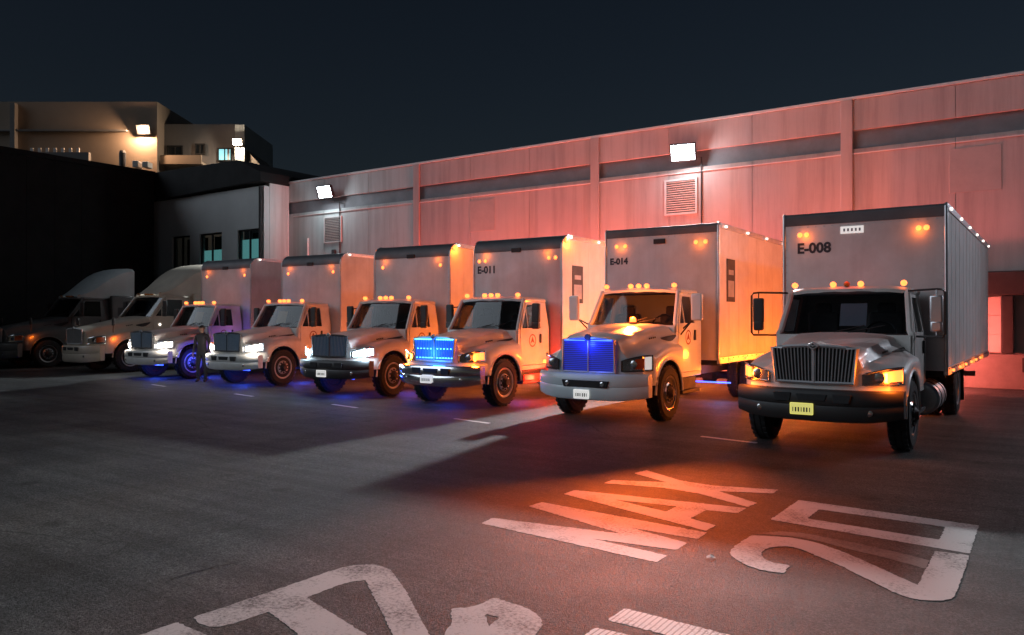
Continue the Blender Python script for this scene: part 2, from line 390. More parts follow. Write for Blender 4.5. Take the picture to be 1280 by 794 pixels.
marking('painted_bar', [(-2.127, 4.121), (-2.127, 4.35), (-1.205, 4.303), (-1.287, 4.109)], None, PAINT_R, 'bright ridged white painted bar, the longer of the two at the bottom edge')
marking('painted_bar', [(-2.133, 3.848), (-2.13, 3.985), (-1.911, 3.999), (-1.538, 3.974), (-2.104, 3.588)], None, PAINT_R, 'bright ridged white painted bar with a rounded end, nearest the camera')
ticks = [(-3.85, 11.35, 'beside the right hand truck'), (-8.3, 10.9, 'in front of the gap between the two blue grilled trucks'), (-11.9, 11.3, 'in front of the truck with the brightest blue grille'), (-15.6, 11.6, 'in front of the truck with cool white headlights'), (-19.8, 12.0, 'near the standing person')]
for x, y, w in ticks:
    marking('stall_tick', [(x-.45, y+.03), (x-.45, y+.13), (x+.45, y-.03), (x+.45, y-.13)], None, PAINT_W, 'short painted parking tick ' + w, group='parking stall ticks')
structure(part('asphalt_crack', lambda b: b.poly([(-4.90, 3.00), (-4.935, 3.13), (-4.93, 3.28), (-4.915, 3.37), (-4.93, 3.45), (-4.87, 3.56), (-4.84, 3.72), (-4.858, 3.56), (-4.90, 3.47), (-4.945, 3.45), (-4.93, 3.36), (-4.955, 3.28), (-4.948, 3.12)]), mat('crack_dark', (.018, .018, .017), .9, 0, .2, 20), loc=(0, 0, .004), smooth=0))

for x, y, a, w in ((-2.04, 5.62, .5, 'between the words'),):
    tag(part('paper_scrap', lambda b: b.grid([[(-.035, -.02, .006), (0, -.026, .02), (.035, -.02, .008)], [(-.03, .022, .012), (.004, .02, .028), (.036, .026, .006)]]), mat('scrap_paper', (.75, .75, .73), .7, 0, .1, 30), loc=(x, y, 0), rot=(0, 0, a), smooth=0), 'tiny white paper scrap on the asphalt ' + w, 'litter')
# ------------------------------------------------------------------ warehouse
WALLM = mat('wall_paint_pink_glow', (.58, .45, .43), .75, 0, .13, .35, streak=.45, bump=.08, bscale=14)  # pale pink paint, made pinker in place of some tail-light glow
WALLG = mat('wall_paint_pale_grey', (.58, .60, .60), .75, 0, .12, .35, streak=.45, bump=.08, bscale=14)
BANDM = mat('band_louvre_grey', (.24, .23, .25), .6, .2, .2, 2)
TRIM = mat('wall_trim_light', (.70, .68, .67), .6, 0, .1, 3)
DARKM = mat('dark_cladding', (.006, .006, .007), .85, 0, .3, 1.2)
CONC = mat('dock_concrete', (.22, .21, .20), .85, 0, .3, 2, bump=.15)
SEALM = mat('dock_seal_black', (.03, .03, .032), .75, 0, .3, 5)
DOORM = mat('dock_door_white', (.66, .64, .62), .5, 0, .12, 2)
WY = 24.0
wh = thing('warehouse', 'long pale concrete panel warehouse with a dark clerestory band behind the trucks', 'warehouse', (0, WY, 0))
xs = [-29.3 + 2.74*i for i in range(17)]
for i, (a, b_) in enumerate(zip(xs, xs[1:])):
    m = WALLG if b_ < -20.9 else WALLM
    w = b_-a
    if i in (9, 10):   # bays over the dock opening behind the right-hand truck start above it
        pass
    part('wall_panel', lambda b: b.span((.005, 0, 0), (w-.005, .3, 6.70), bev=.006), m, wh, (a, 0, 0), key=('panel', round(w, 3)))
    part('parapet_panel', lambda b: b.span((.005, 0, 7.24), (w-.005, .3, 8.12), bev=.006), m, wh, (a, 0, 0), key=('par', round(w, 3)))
for i in range(0, 16, 3):
    a, b_ = xs[i], xs[min(i+3, 16)]
    def band(b):
        b.span((.02, .12, 6.69), (b_-a-.02, .20, 7.25))
    part('clerestory_band', band, BANDM, wh, (a, 0, 0))
for i in range(0, 16, 3):
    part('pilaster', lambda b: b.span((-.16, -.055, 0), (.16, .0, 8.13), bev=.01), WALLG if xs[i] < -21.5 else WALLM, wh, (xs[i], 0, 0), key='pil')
part('backing_wall', lambda b: b.span((xs[0], .31, 0), (xs[-1], .5, 8.05)), CONC, wh)
part('coping', lambda b: b.span((xs[0], -.05, 8.13), (xs[-1], .5, 8.21), bev=.01), TRIM, wh)
for x, live in ((-26.0, 1), (-17.75, 0), (-9.7, 1), (-1.45, 0), (6.7, 1)):
    if live:
        v = part('vent', lambda b: [b.span((-.56, -.05, -.58), (-.50, 0, .58)), b.span((.50, -.05, -.58), (.56, 0, .58)), b.span((-.5, -.05, .52), (.5, 0, .58)), b.span((-.5, -.05, -.58), (.5, 0, -.52))] and None, TRIM, wh, (x, 0, 5.80), key='ventf')
        part('vent_back', lambda b: b.span((-.5, -.006, -.52), (.5, -.002, .52)), DARKM, v, key='ventb')
        for k in range(14):
            part('slat', lambda b: b.box((0, 0, 0), (1.0, .055, .008), rot=Matrix.Rotation(R(-40), 3, 'X')), TRIM, v, (0, -.028, -.47+k*.0725), key='vslat')
    else:
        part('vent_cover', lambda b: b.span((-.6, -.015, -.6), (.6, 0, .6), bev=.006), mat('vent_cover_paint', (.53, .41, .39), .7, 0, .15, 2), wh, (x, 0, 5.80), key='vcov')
part('drain_pipe', lambda b: b.tube([(0, -.07, .2), (0, -.07, 6.9)], .055, 8), TRIM, wh, (-28.95, 0, 0))
part('conduit', lambda b: b.tube([(0, -.05, 3.6), (0, -.05, 5.45), (.0, -.05, 5.5)], .045, 8), TRIM, wh, (-27.6, 0, 0))
part('conduit_box', lambda b: b.span((-.1, -.1, 4.68), (.1, 0, 4.9), bev=.01), STEEL, wh, (-25.9, 0, 0))
for x in (-9.0, 6.1, -25.55):
    part('conduit', lambda b: b.tube([(0, -.035, 4.6), (0, -.035, 7.0), (-.35, -.035, 7.05)], .022, 6), STEEL, wh, (x, 0, 0), key='cond')
part('feeder_conduit', lambda b: b.tube([(-28.6, -.03, 6.56), (11.5, -.03, 6.56)], .018, 6), TRIM, wh)
# dock behind the right-hand truck
part('dock_ledge', lambda b: b.span((-30, -.38, .0), (14, -.002, .9), bev=.02), CONC, wh)
part('dock_header', lambda b: b.span((-4.3, -.45, 2.42), (.6, -.06, 3.04), bev=.03), SEALM, wh)
for x in (-4.2, -.58):
    part('dock_side_pad', lambda b: b.span((0, -.42, .92), (.27, -.06, 2.415), bev=.03), SEALM, wh, (x-.27, 0, 0), key='pad')
dd = part('dock_door', lambda b: b.span((-3.9, -.05, .92), (-.85, -.015, 2.41)), DOORM, wh)
for k in range(3):
    part('door_panel', lambda b: b.span((-3.88, -.075, .01), (-.87, -.052, .48), bev=.008), DOORM, dd, (0, 0, .92+k*.495), key='dpan')
for x in (-4.6, -.25):
    part('dock_bumper', lambda b: b.span((-.15, -.55, .45), (.15, -.385, .82), bev=.02), RUBBER, wh, (x, 0, 0), key='dbump')

# wall floodlights
FLOOD_COOL = emit('flood_lens_cool', (.86, .95, 1), 60)
FLOOD_WARM = emit('flood_lens_warm', (1, .74, .48), 40)
def floodlight(name, loc, lens, col, power, label, group, s=1.0, rz=0, tilt=30, cone=150, spill=0, soft=.16):
    t = thing(name, label, 'floodlight', loc, rz, group)
    part('bracket', lambda b: (b.span((-.04, -.32, -.04), (.04, 0, .04)), b.span((-.12, -.02, -.15), (.12, 0, .15))) and None, STEEL, t)
    h = part('lamp_housing', lambda b: (b.box((0, .05, 0), (.66*s, .10*s, .46*s), bev=.03), [b.box((-.27*s+.09*s*k, .13*s, 0), (.012, .08, .38*s)) for k in range(7)]) and None, STEEL, t, (0, -.36, 0), (R(tilt), 0, 0))
    part('lens', lambda b: b.box((0, -.012, 0), (.58*s, .02, .38*s), bev=.006), lens, h)
    if spill: lamp('POINT', t, (0, -.50, -.05), col, spill, .18, name='lens_spill')
    lamp('SPOT', t, (0, -.50, -.03), col, power, soft, (-R(90-tilt), 0, 0), 'flood_beam', cone=R(cone), blend=.95)
    return t
floodlight('wall_floodlight', (-9.55, WY-.06, 7.14), FLOOD_COOL, (.90, .96, 1), 15000, 'blazing cool white wall floodlight nearest the camera, above a louvred vent', 'floodlights on the warehouse wall', 1.25, rz=R(13), spill=110, tilt=20, cone=56)
floodlight('wall_floodlight', (-26.1, WY-.06, 7.42), FLOOD_COOL, (.84, .95, 1), 5500, 'smaller looking cool white wall floodlight far along the warehouse wall beside the office block', 'floodlights on the warehouse wall', 1.25, rz=R(3), spill=100, tilt=20, cone=56)
floodlight('wall_floodlight', (6.85, WY-.06, 7.40), FLOOD_COOL, (.80, .86, 1), 2100, 'wall floodlight beyond the right edge of the photo', 'floodlights on the warehouse wall', 1.25, spill=120, soft=.5)

# ------------------------------------------------------------------ office block at the left end
ob = thing('office_block', 'grey office block with teal lit windows and dark roof at the warehouse left end', 'building', (0, 22.6, 0))
OWALL = mat('office_wall_grey', (.52, .53, .53), .8, 0, .15, .5, bump=.08, bscale=10)
holes = [(-36.1, -34.6), (-33.8, -32.05), (-30.85, -29.3)]
def owall(b):
    edges = [-38.6] + [v for h in holes for v in h] + [-28.96]
    for k in range(0, len(edges), 2): b.span((edges[k], 0, 0), (edges[k+1], .3, 7.85))
    for a, c in holes: b.span((a, .0, 5.95), (c, .3, 7.85)); b.span((a, 0, 0), (c, .3, 2.3))
part('front_wall', owall, OWALL, ob, smooth=0)
part('return_wall', lambda b: b.span((-29.25, 0.303, 0), (-28.95, 1.397, 8.0), bev=.01), WALLG, ob)
part('fascia', lambda b: b.prism([(-38.6, 7.84), (-28.9, 8.02), (-28.9, 8.45), (-30.6, 9.15), (-38.6, 9.3)], 'y', -.25, 6, bev=.02), DARKM, ob)
part('drain_pipe', lambda b: b.tube([(-29.1, -.07, .2), (-29.1, -.07, 7.8)], .09, 8), SEALM, ob)
TEAL = emit('teal_blind_lit', (.13, .36, .36), .75)
for (a, c), lit, dz in zip(holes, (0, 1, 1), (0, 5.15, 5.50)):
    fr = part('window', lambda b: (b.span((a, .08, 5.88), (c, .16, 5.95)), b.span((a, .08, 2.3), (c, .16, 2.38)), b.span((a, .08, 2.38), (a+.07, .16, 5.88)), b.span((c-.07, .08, 2.38), (c, .16, 5.88)), b.span(((a+c)/2-.03, .08, 2.38), ((a+c)/2+.03, .16, 5.88))) and None, SEALM, ob, smooth=0)
    part('pane', lambda b: b.span((a+.07, .11, 2.38), (c-.07, .12, 5.88)), glass('office_glass', (.7, .75, .75)), fr, smooth=0)
    part('room_back', lambda b: b.span((a-.1, .9, 2.2), (c+.1, .95, 5.9)), DARKM, fr, smooth=0)
    if lit: part('blind', lambda b: [b.span((a+.09+k*.19, .2, 2.4), (a+.09+k*.19+.175, .215, dz)) for k in range(int((c-a-.15)/.19))] and None, TEAL, fr, smooth=0)

sh = thing('dark_shed', 'tall unlit black shed along the left side of the yard', 'shed', (-37.2, 0, 0))
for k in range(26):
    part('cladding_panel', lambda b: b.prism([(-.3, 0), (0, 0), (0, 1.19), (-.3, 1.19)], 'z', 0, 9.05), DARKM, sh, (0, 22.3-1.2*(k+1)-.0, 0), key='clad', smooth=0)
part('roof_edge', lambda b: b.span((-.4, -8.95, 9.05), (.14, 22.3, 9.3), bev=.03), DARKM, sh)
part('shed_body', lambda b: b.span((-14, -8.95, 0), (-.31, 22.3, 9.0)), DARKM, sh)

# ------------------------------------------------------------------ apartment building far behind
APT = mat('apartment_render', (.40, .31, .24), .85, 0, .25, .12, bump=.1, bscale=3)
APT2 = mat('apartment_render_grey', (.26, .25, .25), .85, 0, .25, .12, bump=.1, bscale=3)
WINL = emit('apartment_window_lit', (.30, .72, .78), 1.0)
WIND = mat('apartment_window_dark', (.03, .035, .04), .15, 0, .2, 2)
ya = R(34.3); ca, sa = math.cos(ya), math.sin(ya)
def P(px, d):           # building footprint from bearing and distance
    l = d*(px-640)/970
    return (l*ca-d*sa, l*sa+d*ca)
D0 = 72.0; ox, oy = P(95, D0)
ap = thing('apartment_building', 'far apartment building with lamplit brown wall and two bright windows', 'building', (ox, oy, 0), ya)
U = D0/970                                  # metres per photograph pixel at that distance
def X_(px): return (px-95)*U
def Z_(py): return 1.78+(400-py)*U
part('main_wall', lambda b: b.span((X_(-60), 0, 0), (X_(196), 12, Z_(127))), APT, ap, smooth=0)
part('side_wall', lambda b: b.span((X_(196)+.003, 1.5, 0), (X_(291), 12, Z_(150))), APT2, ap, smooth=0)
part('stair_tower', lambda b: b.span((X_(291)+.003, .5, 0), (X_(303), 9, Z_(154))), mat('tower_render', (.55, .55, .52), .8, 0, .2, .3), ap, smooth=0)
part('lean_to_roof', lambda b: b.prism([(X_(303)+.003, Z_(215)), (X_(303)+.003, Z_(184)), (X_(322), Z_(205)), (X_(322), Z_(215))], 'y', 1, 7), APT, ap, smooth=0)
part('ledge', lambda b: b.span((X_(-60), -.4, Z_(165)), (X_(160), -.003, Z_(163)), bev=.03), APT2, ap)
part('column', lambda b: b.span((X_(16), -.5, 0), (X_(22), -.003, Z_(130))), APT2, ap)
for k in range(7):
    part('railing_post', lambda b: b.span((-.12, -1.1, Z_(206)), (.12, -.95, Z_(188))), TRIM, ap, (X_(48+9.5*k), 0, 0), key='rpost')
part('parapet', lambda b: b.span((X_(28), -1.3, Z_(230)), (X_(120), -.9, Z_(194))), APT2, ap)
part('water_tank', lambda b: b.lathe([(0, .05), (0, .28), (1.3, .30), (1.5, .22), (1.55, .05)], 'z', (X_(163), -1.5, Z_(213)), 14), INK, ap)
part('roof_unit', lambda b: (b.span((X_(178), -2, Z_(214)), (X_(185), -1, Z_(206)), bev=.05), b.span((X_(190), -2, Z_(214)), (X_(197), -1, Z_(207)), bev=.05)) and None, TRIM, ap)
part('balcony', lambda b: (b.span((X_(198), .3, Z_(204)), (X_(250), 1.497, Z_(201))), b.span((X_(198), .3, Z_(201)), (X_(250), .4, Z_(193)))) and None, APT, ap)
for px, py, w, h, lit in ((273.5, 189, 18, 17, 1), (273.5, 210.5, 18, 9, 1), (242, 182, 13, 14, 0), (210, 184, 20, 13, 0)):
    y0 = 1.5
    fr = part('window', lambda b: (b.span((-w*U/2, -.12, h*U/2-.12), (w*U/2, -.003, h*U/2)), b.span((-w*U/2, -.12, -h*U/2), (w*U/2, -.003, -h*U/2+.12)), b.span((-w*U/2, -.12, -h*U/2+.12), (-w*U/2+.12, -.003, h*U/2-.12)), b.span((w*U/2-.12, -.12, -h*U/2+.12), (w*U/2, -.003, h*U/2-.12)), b.span((-.05, -.1, -h*U/2+.12), (.05, -.003, h*U/2-.12))) and None, SEALM, ap, (X_(px), y0, Z_(py)), smooth=0)
    part('pane', lambda b: b.span((-w*U/2+.1, -.05, -h*U/2+.1), (w*U/2-.1, -.002, h*U/2-.1)), WINL if lit else WIND, fr, smooth=0)
    if lit: part('curtain', lambda b: (b.span((w*U*.18, -.07, -h*U/2+.12), (w*U*.34, -.055, h*U/2-.12))) and None, TRIM, fr, smooth=0)
q = P(181, D0-.003)
floodlight('house_floodlight', (q[0], q[1], Z_(163)), FLOOD_WARM, (1, .60, .34), 2200, 'warm white floodlight high on the brown wall of the far apartment building', 'floodlights on the far building', 1.9, ya, 20, 178, 2600)
q = P(298, D0+.497)
floodlight('house_floodlight', (q[0], q[1], Z_(177)), FLOOD_WARM, (1, .84, .64), 1500, 'small floodlight on the stair tower at the right end of the far building', 'floodlights on the far building', 1.4, ya, 20, 178, 900)

# ------------------------------------------------------------------ trucks (nose at -Y, own origin on the ground under the front axle)
def lerp(a, b, t): return a+(b-a)*t
def sstep(t): t = max(0, min(1, t)); return t*t*(3-2*t)

BASE = dict(yf=-.98, yc=.62, zt0=1.42, zt1=1.60, hw0=.58, hw1=.76, fx0=.90, fx=1.06, zs0=1.12, zs1=1.27, arch=.60, wr=.49, sweep=.27,
            belt=1.60, roof=2.31, hw=.97, rhw=.86, wst=1.0, yb=1.86, wx=.93, glow=None)

class Hood:
    def __init__(s, P): s.P = P
    def prof(s, y):
        P = s.P; t = (y-P['yf'])/(P['yc']-P['yf'])
        e = sstep(min(1, (y-P['yf'])/.32)) if t >= 0 else 0      # rounding of the nose
        zt = lerp(P['zt0'], P['zt1'], t) - .05*(1-e)
        hw = lerp(P['hw0'], P['hw1'], t**1.2 if t > 0 else 0) - .02*(1-e)
        fx = lerp(P['fx0'], P['fx'], e)
        zs = lerp(P['zs0'], P['zs1'], t) + .06*math.exp(-(y/.45)**2) - .05*(1-e)
        r = P['arch']; zb = P['wr']+math.sqrt(max(0, r*r-y*y)) if abs(y) < r else .0
        zb = max(zb, .66 if y < 0 else .62)
        hi = zt-.13
        pts = [(0, zt), (hw*.4, zt-.006), (hw*.78, zt-.03), (hw*.95, zt-.065), (hw, hi), (hw+.03+.08*t, hi-.09),
               (lerp(hw+.05+.08*t, fx-.1, .35), max(zs+.05, lerp(hi-.09, zs, .75))), (fx-.10, zs), (fx-.03, zs-.04), (fx, zs-.12), (fx, (zs-.12+zb)/2), (fx-.012, zb)]
        k = max(0, 1-(y-P['yf'])/.75)**1.3
        return [(x, y+P['sweep']*k*(abs(x)/P['fx'])**3, z) for x, z in pts]
    def at(s, y, w):
        p = s.prof(y); i = min(len(p)-2, int(w)); f = w-i
        return Vector(p[i]).lerp(Vector(p[i+1]), f)
    def stations(s):
        P = s.P; r = P['arch']
        ys = [P['yf'], P['yf']+.04, P['yf']+.1, P['yf']+.2, P['yf']+.3]
        ys += [y for y in [-r-.001, -r+.02, -r*.9, -r*.75, -r*.5, -r*.25, 0, r*.25, r*.5, r*.75, r*.9, r-.02, r+.001] if y > P['yf']+.31 and y < P['yc']-.01]
        return ys+[P['yc']]
    def build(s, b):
        rows = []
        for y in s.stations():
            p = s.prof(y); rows.append([(-x, yy, z) for x, yy, z in p[:0:-1]]+p)
        b.grid(rows, 0)
        # curved nose panel
        p = s.prof(s.P['yf']); k = 9; rws = []
        for x, yy, z in p[1:]:
            rws.append([(x*u, s.P['yf']+s.P['sweep']*(abs(x*u)/s.P['fx'])**3, z) for u in [-1+2*i/(k-1) for i in range(k)]])
        b.grid(rws, 0); b.quad([p[0], rws[0][0], rws[0][4], rws[0][-1]][:1]+[rws[0][0], rws[0][-1]], 0)
        # wheel-arch lip and inner well
        for sx in (-1, 1):
            path = []
            for i in range(13):
                a = math.pi*i/12; y = -s.P['arch']*math.cos(a)
                path.append((sx*(s.P['fx']-.01), y, s.P['wr']+s.P['arch']*math.sin(a)))
            b.tube(path, .022, 5, 0)
            well = [[(sx*xx, -(s.P['arch']-.01)*math.cos(math.pi*i/12), s.P['wr']+(s.P['arch']-.01)*math.sin(math.pi*i/12)) for xx in (.55, s.P['fx']-.02)] for i in range(13)]
            b.grid(well, 1)
        bmesh.ops.remove_doubles(b.bm, verts=b.bm.verts, dist=.0005)
        bmesh.ops.recalc_face_normals(b.bm, faces=b.bm.faces)

def wheel(root, loc, side, wr, rimmat, dual=False):
    """tyre with its rim; side = +1 shows its outer face to +X"""
    w = .27
    def ty(b):
        pr = [(-w/2+.03, wr*.60), (-w/2, wr*.68), (-w/2, wr*.88), (-w/2+.035, wr*.975), (-w/2+.07, wr), (-.052, wr), (-.05, wr-.014), (-.04, wr-.014), (-.038, wr), (.038, wr), (.04, wr-.014), (.05, wr-.014), (.052, wr), (w/2-.07, wr), (w/2-.035, wr*.975), (w/2, wr*.88), (w/2, wr*.68), (w/2-.03, wr*.60)]
        b.lathe(pr, 'x', (0, 0, 0), 28)
        for k in range(28):                                  # shoulder tread blocks
            a = 2*math.pi*k/28
            for sx in (-1, 1): b.box((sx*(w/2-.055), math.cos(a)*(wr-.004), math.sin(a)*(wr-.004)), (.06, .055, .02), rot=Matrix.Rotation(a-math.pi/2, 3, 'X'))
    t = part('tyre', ty, RUBBER, root, loc, key=('tyre', wr))
    rr = wr*.63
    def rm(b):
        d = side
        if not dual:
            pr = [(-.08, rr-.03), (w/2-.02, rr), (w/2-.005, rr-.005), (w/2-.012, rr-.03), (w/2-.05, rr-.05), (w/2-.065, rr*.72), (w/2-.01, rr*.52), (w/2-.005, rr*.40)]
        else:
            pr = [(-.08, rr-.03), (w/2-.02, rr), (w/2-.005, rr-.005), (w/2-.012, rr-.03), (0, rr-.05), (-.09, rr*.8), (-.11, rr*.52), (-.105, rr*.40)]
        b.lathe([(d*a, r) for a, r in pr], 'x', (0, 0, 0), 28, 0)
        x0 = (w/2-.006) if not dual else -.105
        b.lathe([(d*(x0-.01), rr*.40), (d*(x0+.02), rr*.36), (d*(x0+.05), rr*.24), (d*(x0+.07), rr*.20), (d*(x0+.075), rr*.05)], 'x', (0, 0, 0), 16, 1)
        for k in range(10):
            a = 2*math.pi*(k+.5)/10
            b.box((d*(x0+.008), math.cos(a)*rr*.46, math.sin(a)*rr*.46), (.036, .034, .034), 1)
            xa = (w/2-.062) if not dual else -.094
            c = (0, math.cos(a+.31)*rr*.74, math.sin(a+.31)*rr*.74)
            b.lathe([(d*(xa-.02), .030), (d*(xa+.012), .030)], 'x', c, 8, 2)
    part('rim', rm, [rimmat, HUBM, SEALM], t, key=('rim', wr, side, dual))
    return t

def headlight(root, P, sx, mode):
    y0 = P['yf']-.012; x0, x1 = P.get('hlx', (.60, 1.03)); z0, z1 = P.get('hlz', (.93, 1.115))
    def pt(s, t, off):
        x = lerp(x0, x1, s); y = y0+P['sweep']*(x/P['fx'])**3+.10*max(0, s-.8)/.2-off
        z = lerp(z0+.02*s, z1+.05*s-.05*(1-s)*(1-s), t)
        return (sx*x, y, z)
    n = 9
    def housing(b):
        rows = [[pt(i/n, t, .004) for i in range(n+1)] for t in (0, .5, 1)]
        fr = [pt(i/n, 1, .03) for i in range(n+1)]+[pt(i/n, 0, .03) for i in range(n, -1, -1)]
        b.grid(rows, 0); b.tube(fr, .012, 5, 1, closed=True)
        bmesh.ops.recalc_face_normals(b.bm, faces=b.bm.faces)
    h = part('headlight', housing, [LENS, P.get('hltrim', CHROME)], root, smooth=45)
    bulb = {'white': WHITE_ON, 'cool': COOL_ON}.get(mode, None)
    c = pt(.42, .5, .012)
    part('beam_lamp', lambda b: b.lathe([(-.02, .074), (.004, .07), (.010, .05)][::-1] if 0 else [(.02, .074), (-.004, .07), (-.012, .04)], 'y', c, 14), bulb or LENS, h)
    ta, tb = (.66, .98) if not P.get('kw') else (.50, .80)
    if mode in ('white', 'cool'): ta = .12
    on = mode in ('amber', 'white_amber') 
    m = AMBER_ON if on else (WHITE_ON if mode == 'white' else COOL_ON if mode == 'cool' else mat('turn_red_amber', (.75, .13, .03), .2, 0, .1, 8))
    part('turn_signal', lambda b: (b.grid([[pt(lerp(ta, tb, i/4), t, .014) for i in range(5)] for t in (.15, .5, .85)]), bmesh.ops.recalc_face_normals(b.bm, faces=b.bm.faces)) and None, m, h)
    if P.get('kw'):
        part('side_reflector', lambda b: b.grid([[pt(lerp(.82, .98, i/2), t, .014) for i in range(3)] for t in (.08, .5, .92)]), PLATEW, h)
    part('lens_cover', lambda b: b.grid([[pt(i/n, t, .034) for i in range(n+1)] for t in (0, .5, 1)]), CLEAR, h)
    return h

def cab(root, P, paint, T):
    H = Hood(P); hk = tuple(sorted((k, v) for k, v in P.items() if isinstance(v, (int, float, tuple))))
    part('hood', H.build, [paint, BLACKP], root, key=('hood', hk), smooth=45)
    # hood side intake and badge
    def leaf(sx):
        def f(b):
            rows = []
            for i in range(7):
                t = i/6; y = lerp(P['yc']-.52, P['yc']-.06, t); hgt = .55*math.sin(math.pi*min(1, .12+.8*t))
                row = []
                for w in (4.9-hgt*.1, 4.9+hgt*.9, 4.9+hgt*1.9):
                    p = H.at(y, max(4.0, min(6.5, w))); row.append((sx*(p.x+.006), p.y, p.z+.008))
                rows.append(row)
            b.grid(rows); bmesh.ops.recalc_face_normals(b.bm, faces=b.bm.faces)
        return f
    for sx in (-1, 1):
        part('hood_intake', leaf(sx), BLACKP, root, key=('leaf', sx, hk), smooth=45)
        def badge(b):
            for k in range(4):
                p = H.at(P['yc']-.80+.055*k, 4.55); b.box((sx*(p.x+.012), p.y, p.z), (.012, .036, .03))
        part('hood_badge', badge, STEEL, root, key=('badge', sx, hk))
    # grille
    yg = P['yf']-.018; gz0, gz1 = P.get('gz', (.95, 1.40)); gb, gt = P.get('gw', (.49, .55))
    outline = []
    for i in range(9): u = -1+2*i/8; outline.append((u*gt, yg, gz1+.035*(1-u*u)))
    outline += [(gb, yg, gz0), (0, yg, gz0-.01), (-gb, yg, gz0)]
    gr = part('grille', lambda b: (b.tube(outline, .026, 6, 0, closed=True), b.tube([(0, yg-.012, gz0), (0, yg-.012, gz1+.03)], .016, 6, 0)) and None, P.get('grillem', SILVER), root, key=('grille', hk, P.get('grillem', SILVER).name))
    core = P.get('core', SEALM)
    part('grille_core', lambda b: b.slab([(-gb, yg+.008, gz0), (gb, yg+.008, gz0), (gt, yg+.008, gz1), (.28*gt, yg+.008, gz1+.03), (-.28*gt, yg+.008, gz1+.03), (-gt, yg+.008, gz1)], .005), core, gr, smooth=0)
    if not P.get('kw'):
        def bars(b):
            for k in range(24):
                u = -1+(k+.5)/12
                if abs(u) < .03: continue
                b.tube([(u*gb, yg-.008, gz0), (u*gt, yg-.008, gz1+.033*(1-u*u))], .0085, 5)
        part('grille_bars', bars, SILVER, gr, stuff=True, key=('bars', hk))
        bd = part('badge', lambda b: b.prism([(-.085, 0), (0, -.06), (.085, 0), (0, .06)], 'y', -.045, 0, bev=.008), SILVER, gr, (0, yg-.005, gz1+.035), key='badge_d')
        part('badge_mark', lambda b: (b.prism([(-.045, -.004), (0, -.032), (.045, -.004), (.03, .006), (0, -.012), (-.03, .006)], 'y', -.052, -.046), b.prism([(-.02, .012), (.02, .012), (0, .034)], 'y', -.052, -.046)) and None, STEEL, bd, key='badge_m')
    else:
        part('grille_mesh', lambda b: [b.box((0, yg-.002, gz0+.03+k*(gz1-gz0-.03)/16), (2*gb-.02, .006, .008)) for k in range(17)] and None, STEEL, gr, stuff=True)
        part('badge', lambda b: b.lathe([(-.03, .03), (-.034, .055), (0, .06)], 'y', (0, yg-.012, gz1+.04), 14), STEEL, gr)
    if P.get('strip'):
        part('light_strip', lambda b: [b.box((sx*gt*.52, yg-.022, gz1-.015), (gt*.8, .012, .018)) for sx in (-1, 1)] and None, P['strip'], gr)
    if P.get('leds'):
        for sx in (-1, 1):
            for k in range(6): part('led', lambda b: b.box((0, 0, 0), (.045, .012, .02), bev=.004), P['strip'], gr, (sx*(.07+.078*k), yg-.004, gz0+.06), key='led')
            for k in range(5): part('led', lambda b: b.box((0, 0, 0), (.045, .012, .02), bev=.004), P['strip'], gr, (sx*(.09+.085*k), yg-.004, (gz0+gz1)/2+.02), key='led')
    # bumper
    def bump(b):
        z0, z1 = P.get('bz', (.44, .86)); rows = []
        for i in range(13):
            u = -1+2*i/12; x = u*(P['fx']+.01); y = P['yf']-.15+P['sweep']*.95*abs(u)**3.2; dp = .16
            zz0 = z0+.07*abs(u)**4
            rows.append([(x, y+dp, z1), (x, y+.03, z1), (x, y, z1-.03), (x, y-.006, (z1+zz0)/2+.03), (x, y+.012, (z1+zz0)/2), (x, y, (z1+zz0)/2-.03), (x, y+.01, zz0+.03), (x, y+.04, zz0), (x, y+dp, zz0), (x, y+dp, z1)])
        b.grid(rows, 0)
        for r_ in (rows[0], rows[-1]): b.bm.faces.new([b.bm.verts.new(p) for p in r_[:-1]])
        bmesh.ops.recalc_face_normals(b.bm, faces=b.bm.faces)
    bu = part('bumper', bump, P.get('bumperm', BLACKP), root, key=('bump', hk), smooth=45)
    z0, z1 = P.get('bz', (.44, .86)); yb_ = P['yf']-.155
    if P.get('kw'):
        it = part('air_intake', lambda b: b.prism([(-.46, .74), (.46, .74), (.42, .62), (-.42, .62)], 'y', yb_-.006, yb_+.03, bev=.01), SEALM, bu)
        for sx in (-1, 1):
            part('fog_lamp', lambda b: b.lathe([(-.006, .03), (0, .045), (.02, .048)], 'y', (sx*.34, yb_-.012, .68), 12), LENS, bu)
    else:
        for sx in (-1, 1):
            part('tow_recess', lambda b: b.prism([(.26, z1-.05), (.50, z1-.05), (.47, z1-.17), (.28, z1-.17)] if sx > 0 else [(-.50, z1-.05), (-.26, z1-.05), (-.28, z1-.17), (-.47, z1-.17)], 'y', yb_-.006, yb_+.03, bev=.01), SEALM, bu)
            part('fog_lamp', lambda b: b.lathe([(-.004, .03), (0, .042), (.02, .045)], 'y', (sx*.70, yb_+.075, (z0+z1)/2-.07), 12), LENS, bu)
        part('air_intake', lambda b: b.prism([(-.2, z1-.06), (.2, z1-.06), (.17, z1-.15), (-.17, z1-.15)], 'y', yb_-.008, yb_+.03, bev=.01), SEALM, bu)
    if P.get('plate'):
        px, pz = P.get('platepos', (-.12, .60))
        pl = part('license_plate', lambda b: b.box((0, 0, 0), (.30, .012, .155), bev=.01), P['plate'], root, (px, yb_-.012, pz))
        part('plate_characters', lambda b: [b.box((-.11+.036*k, -.008, -.01), (.018 if k % 3 else .01, .004, .06)) for k in range(7)] and None, INK, pl, key='pchars')
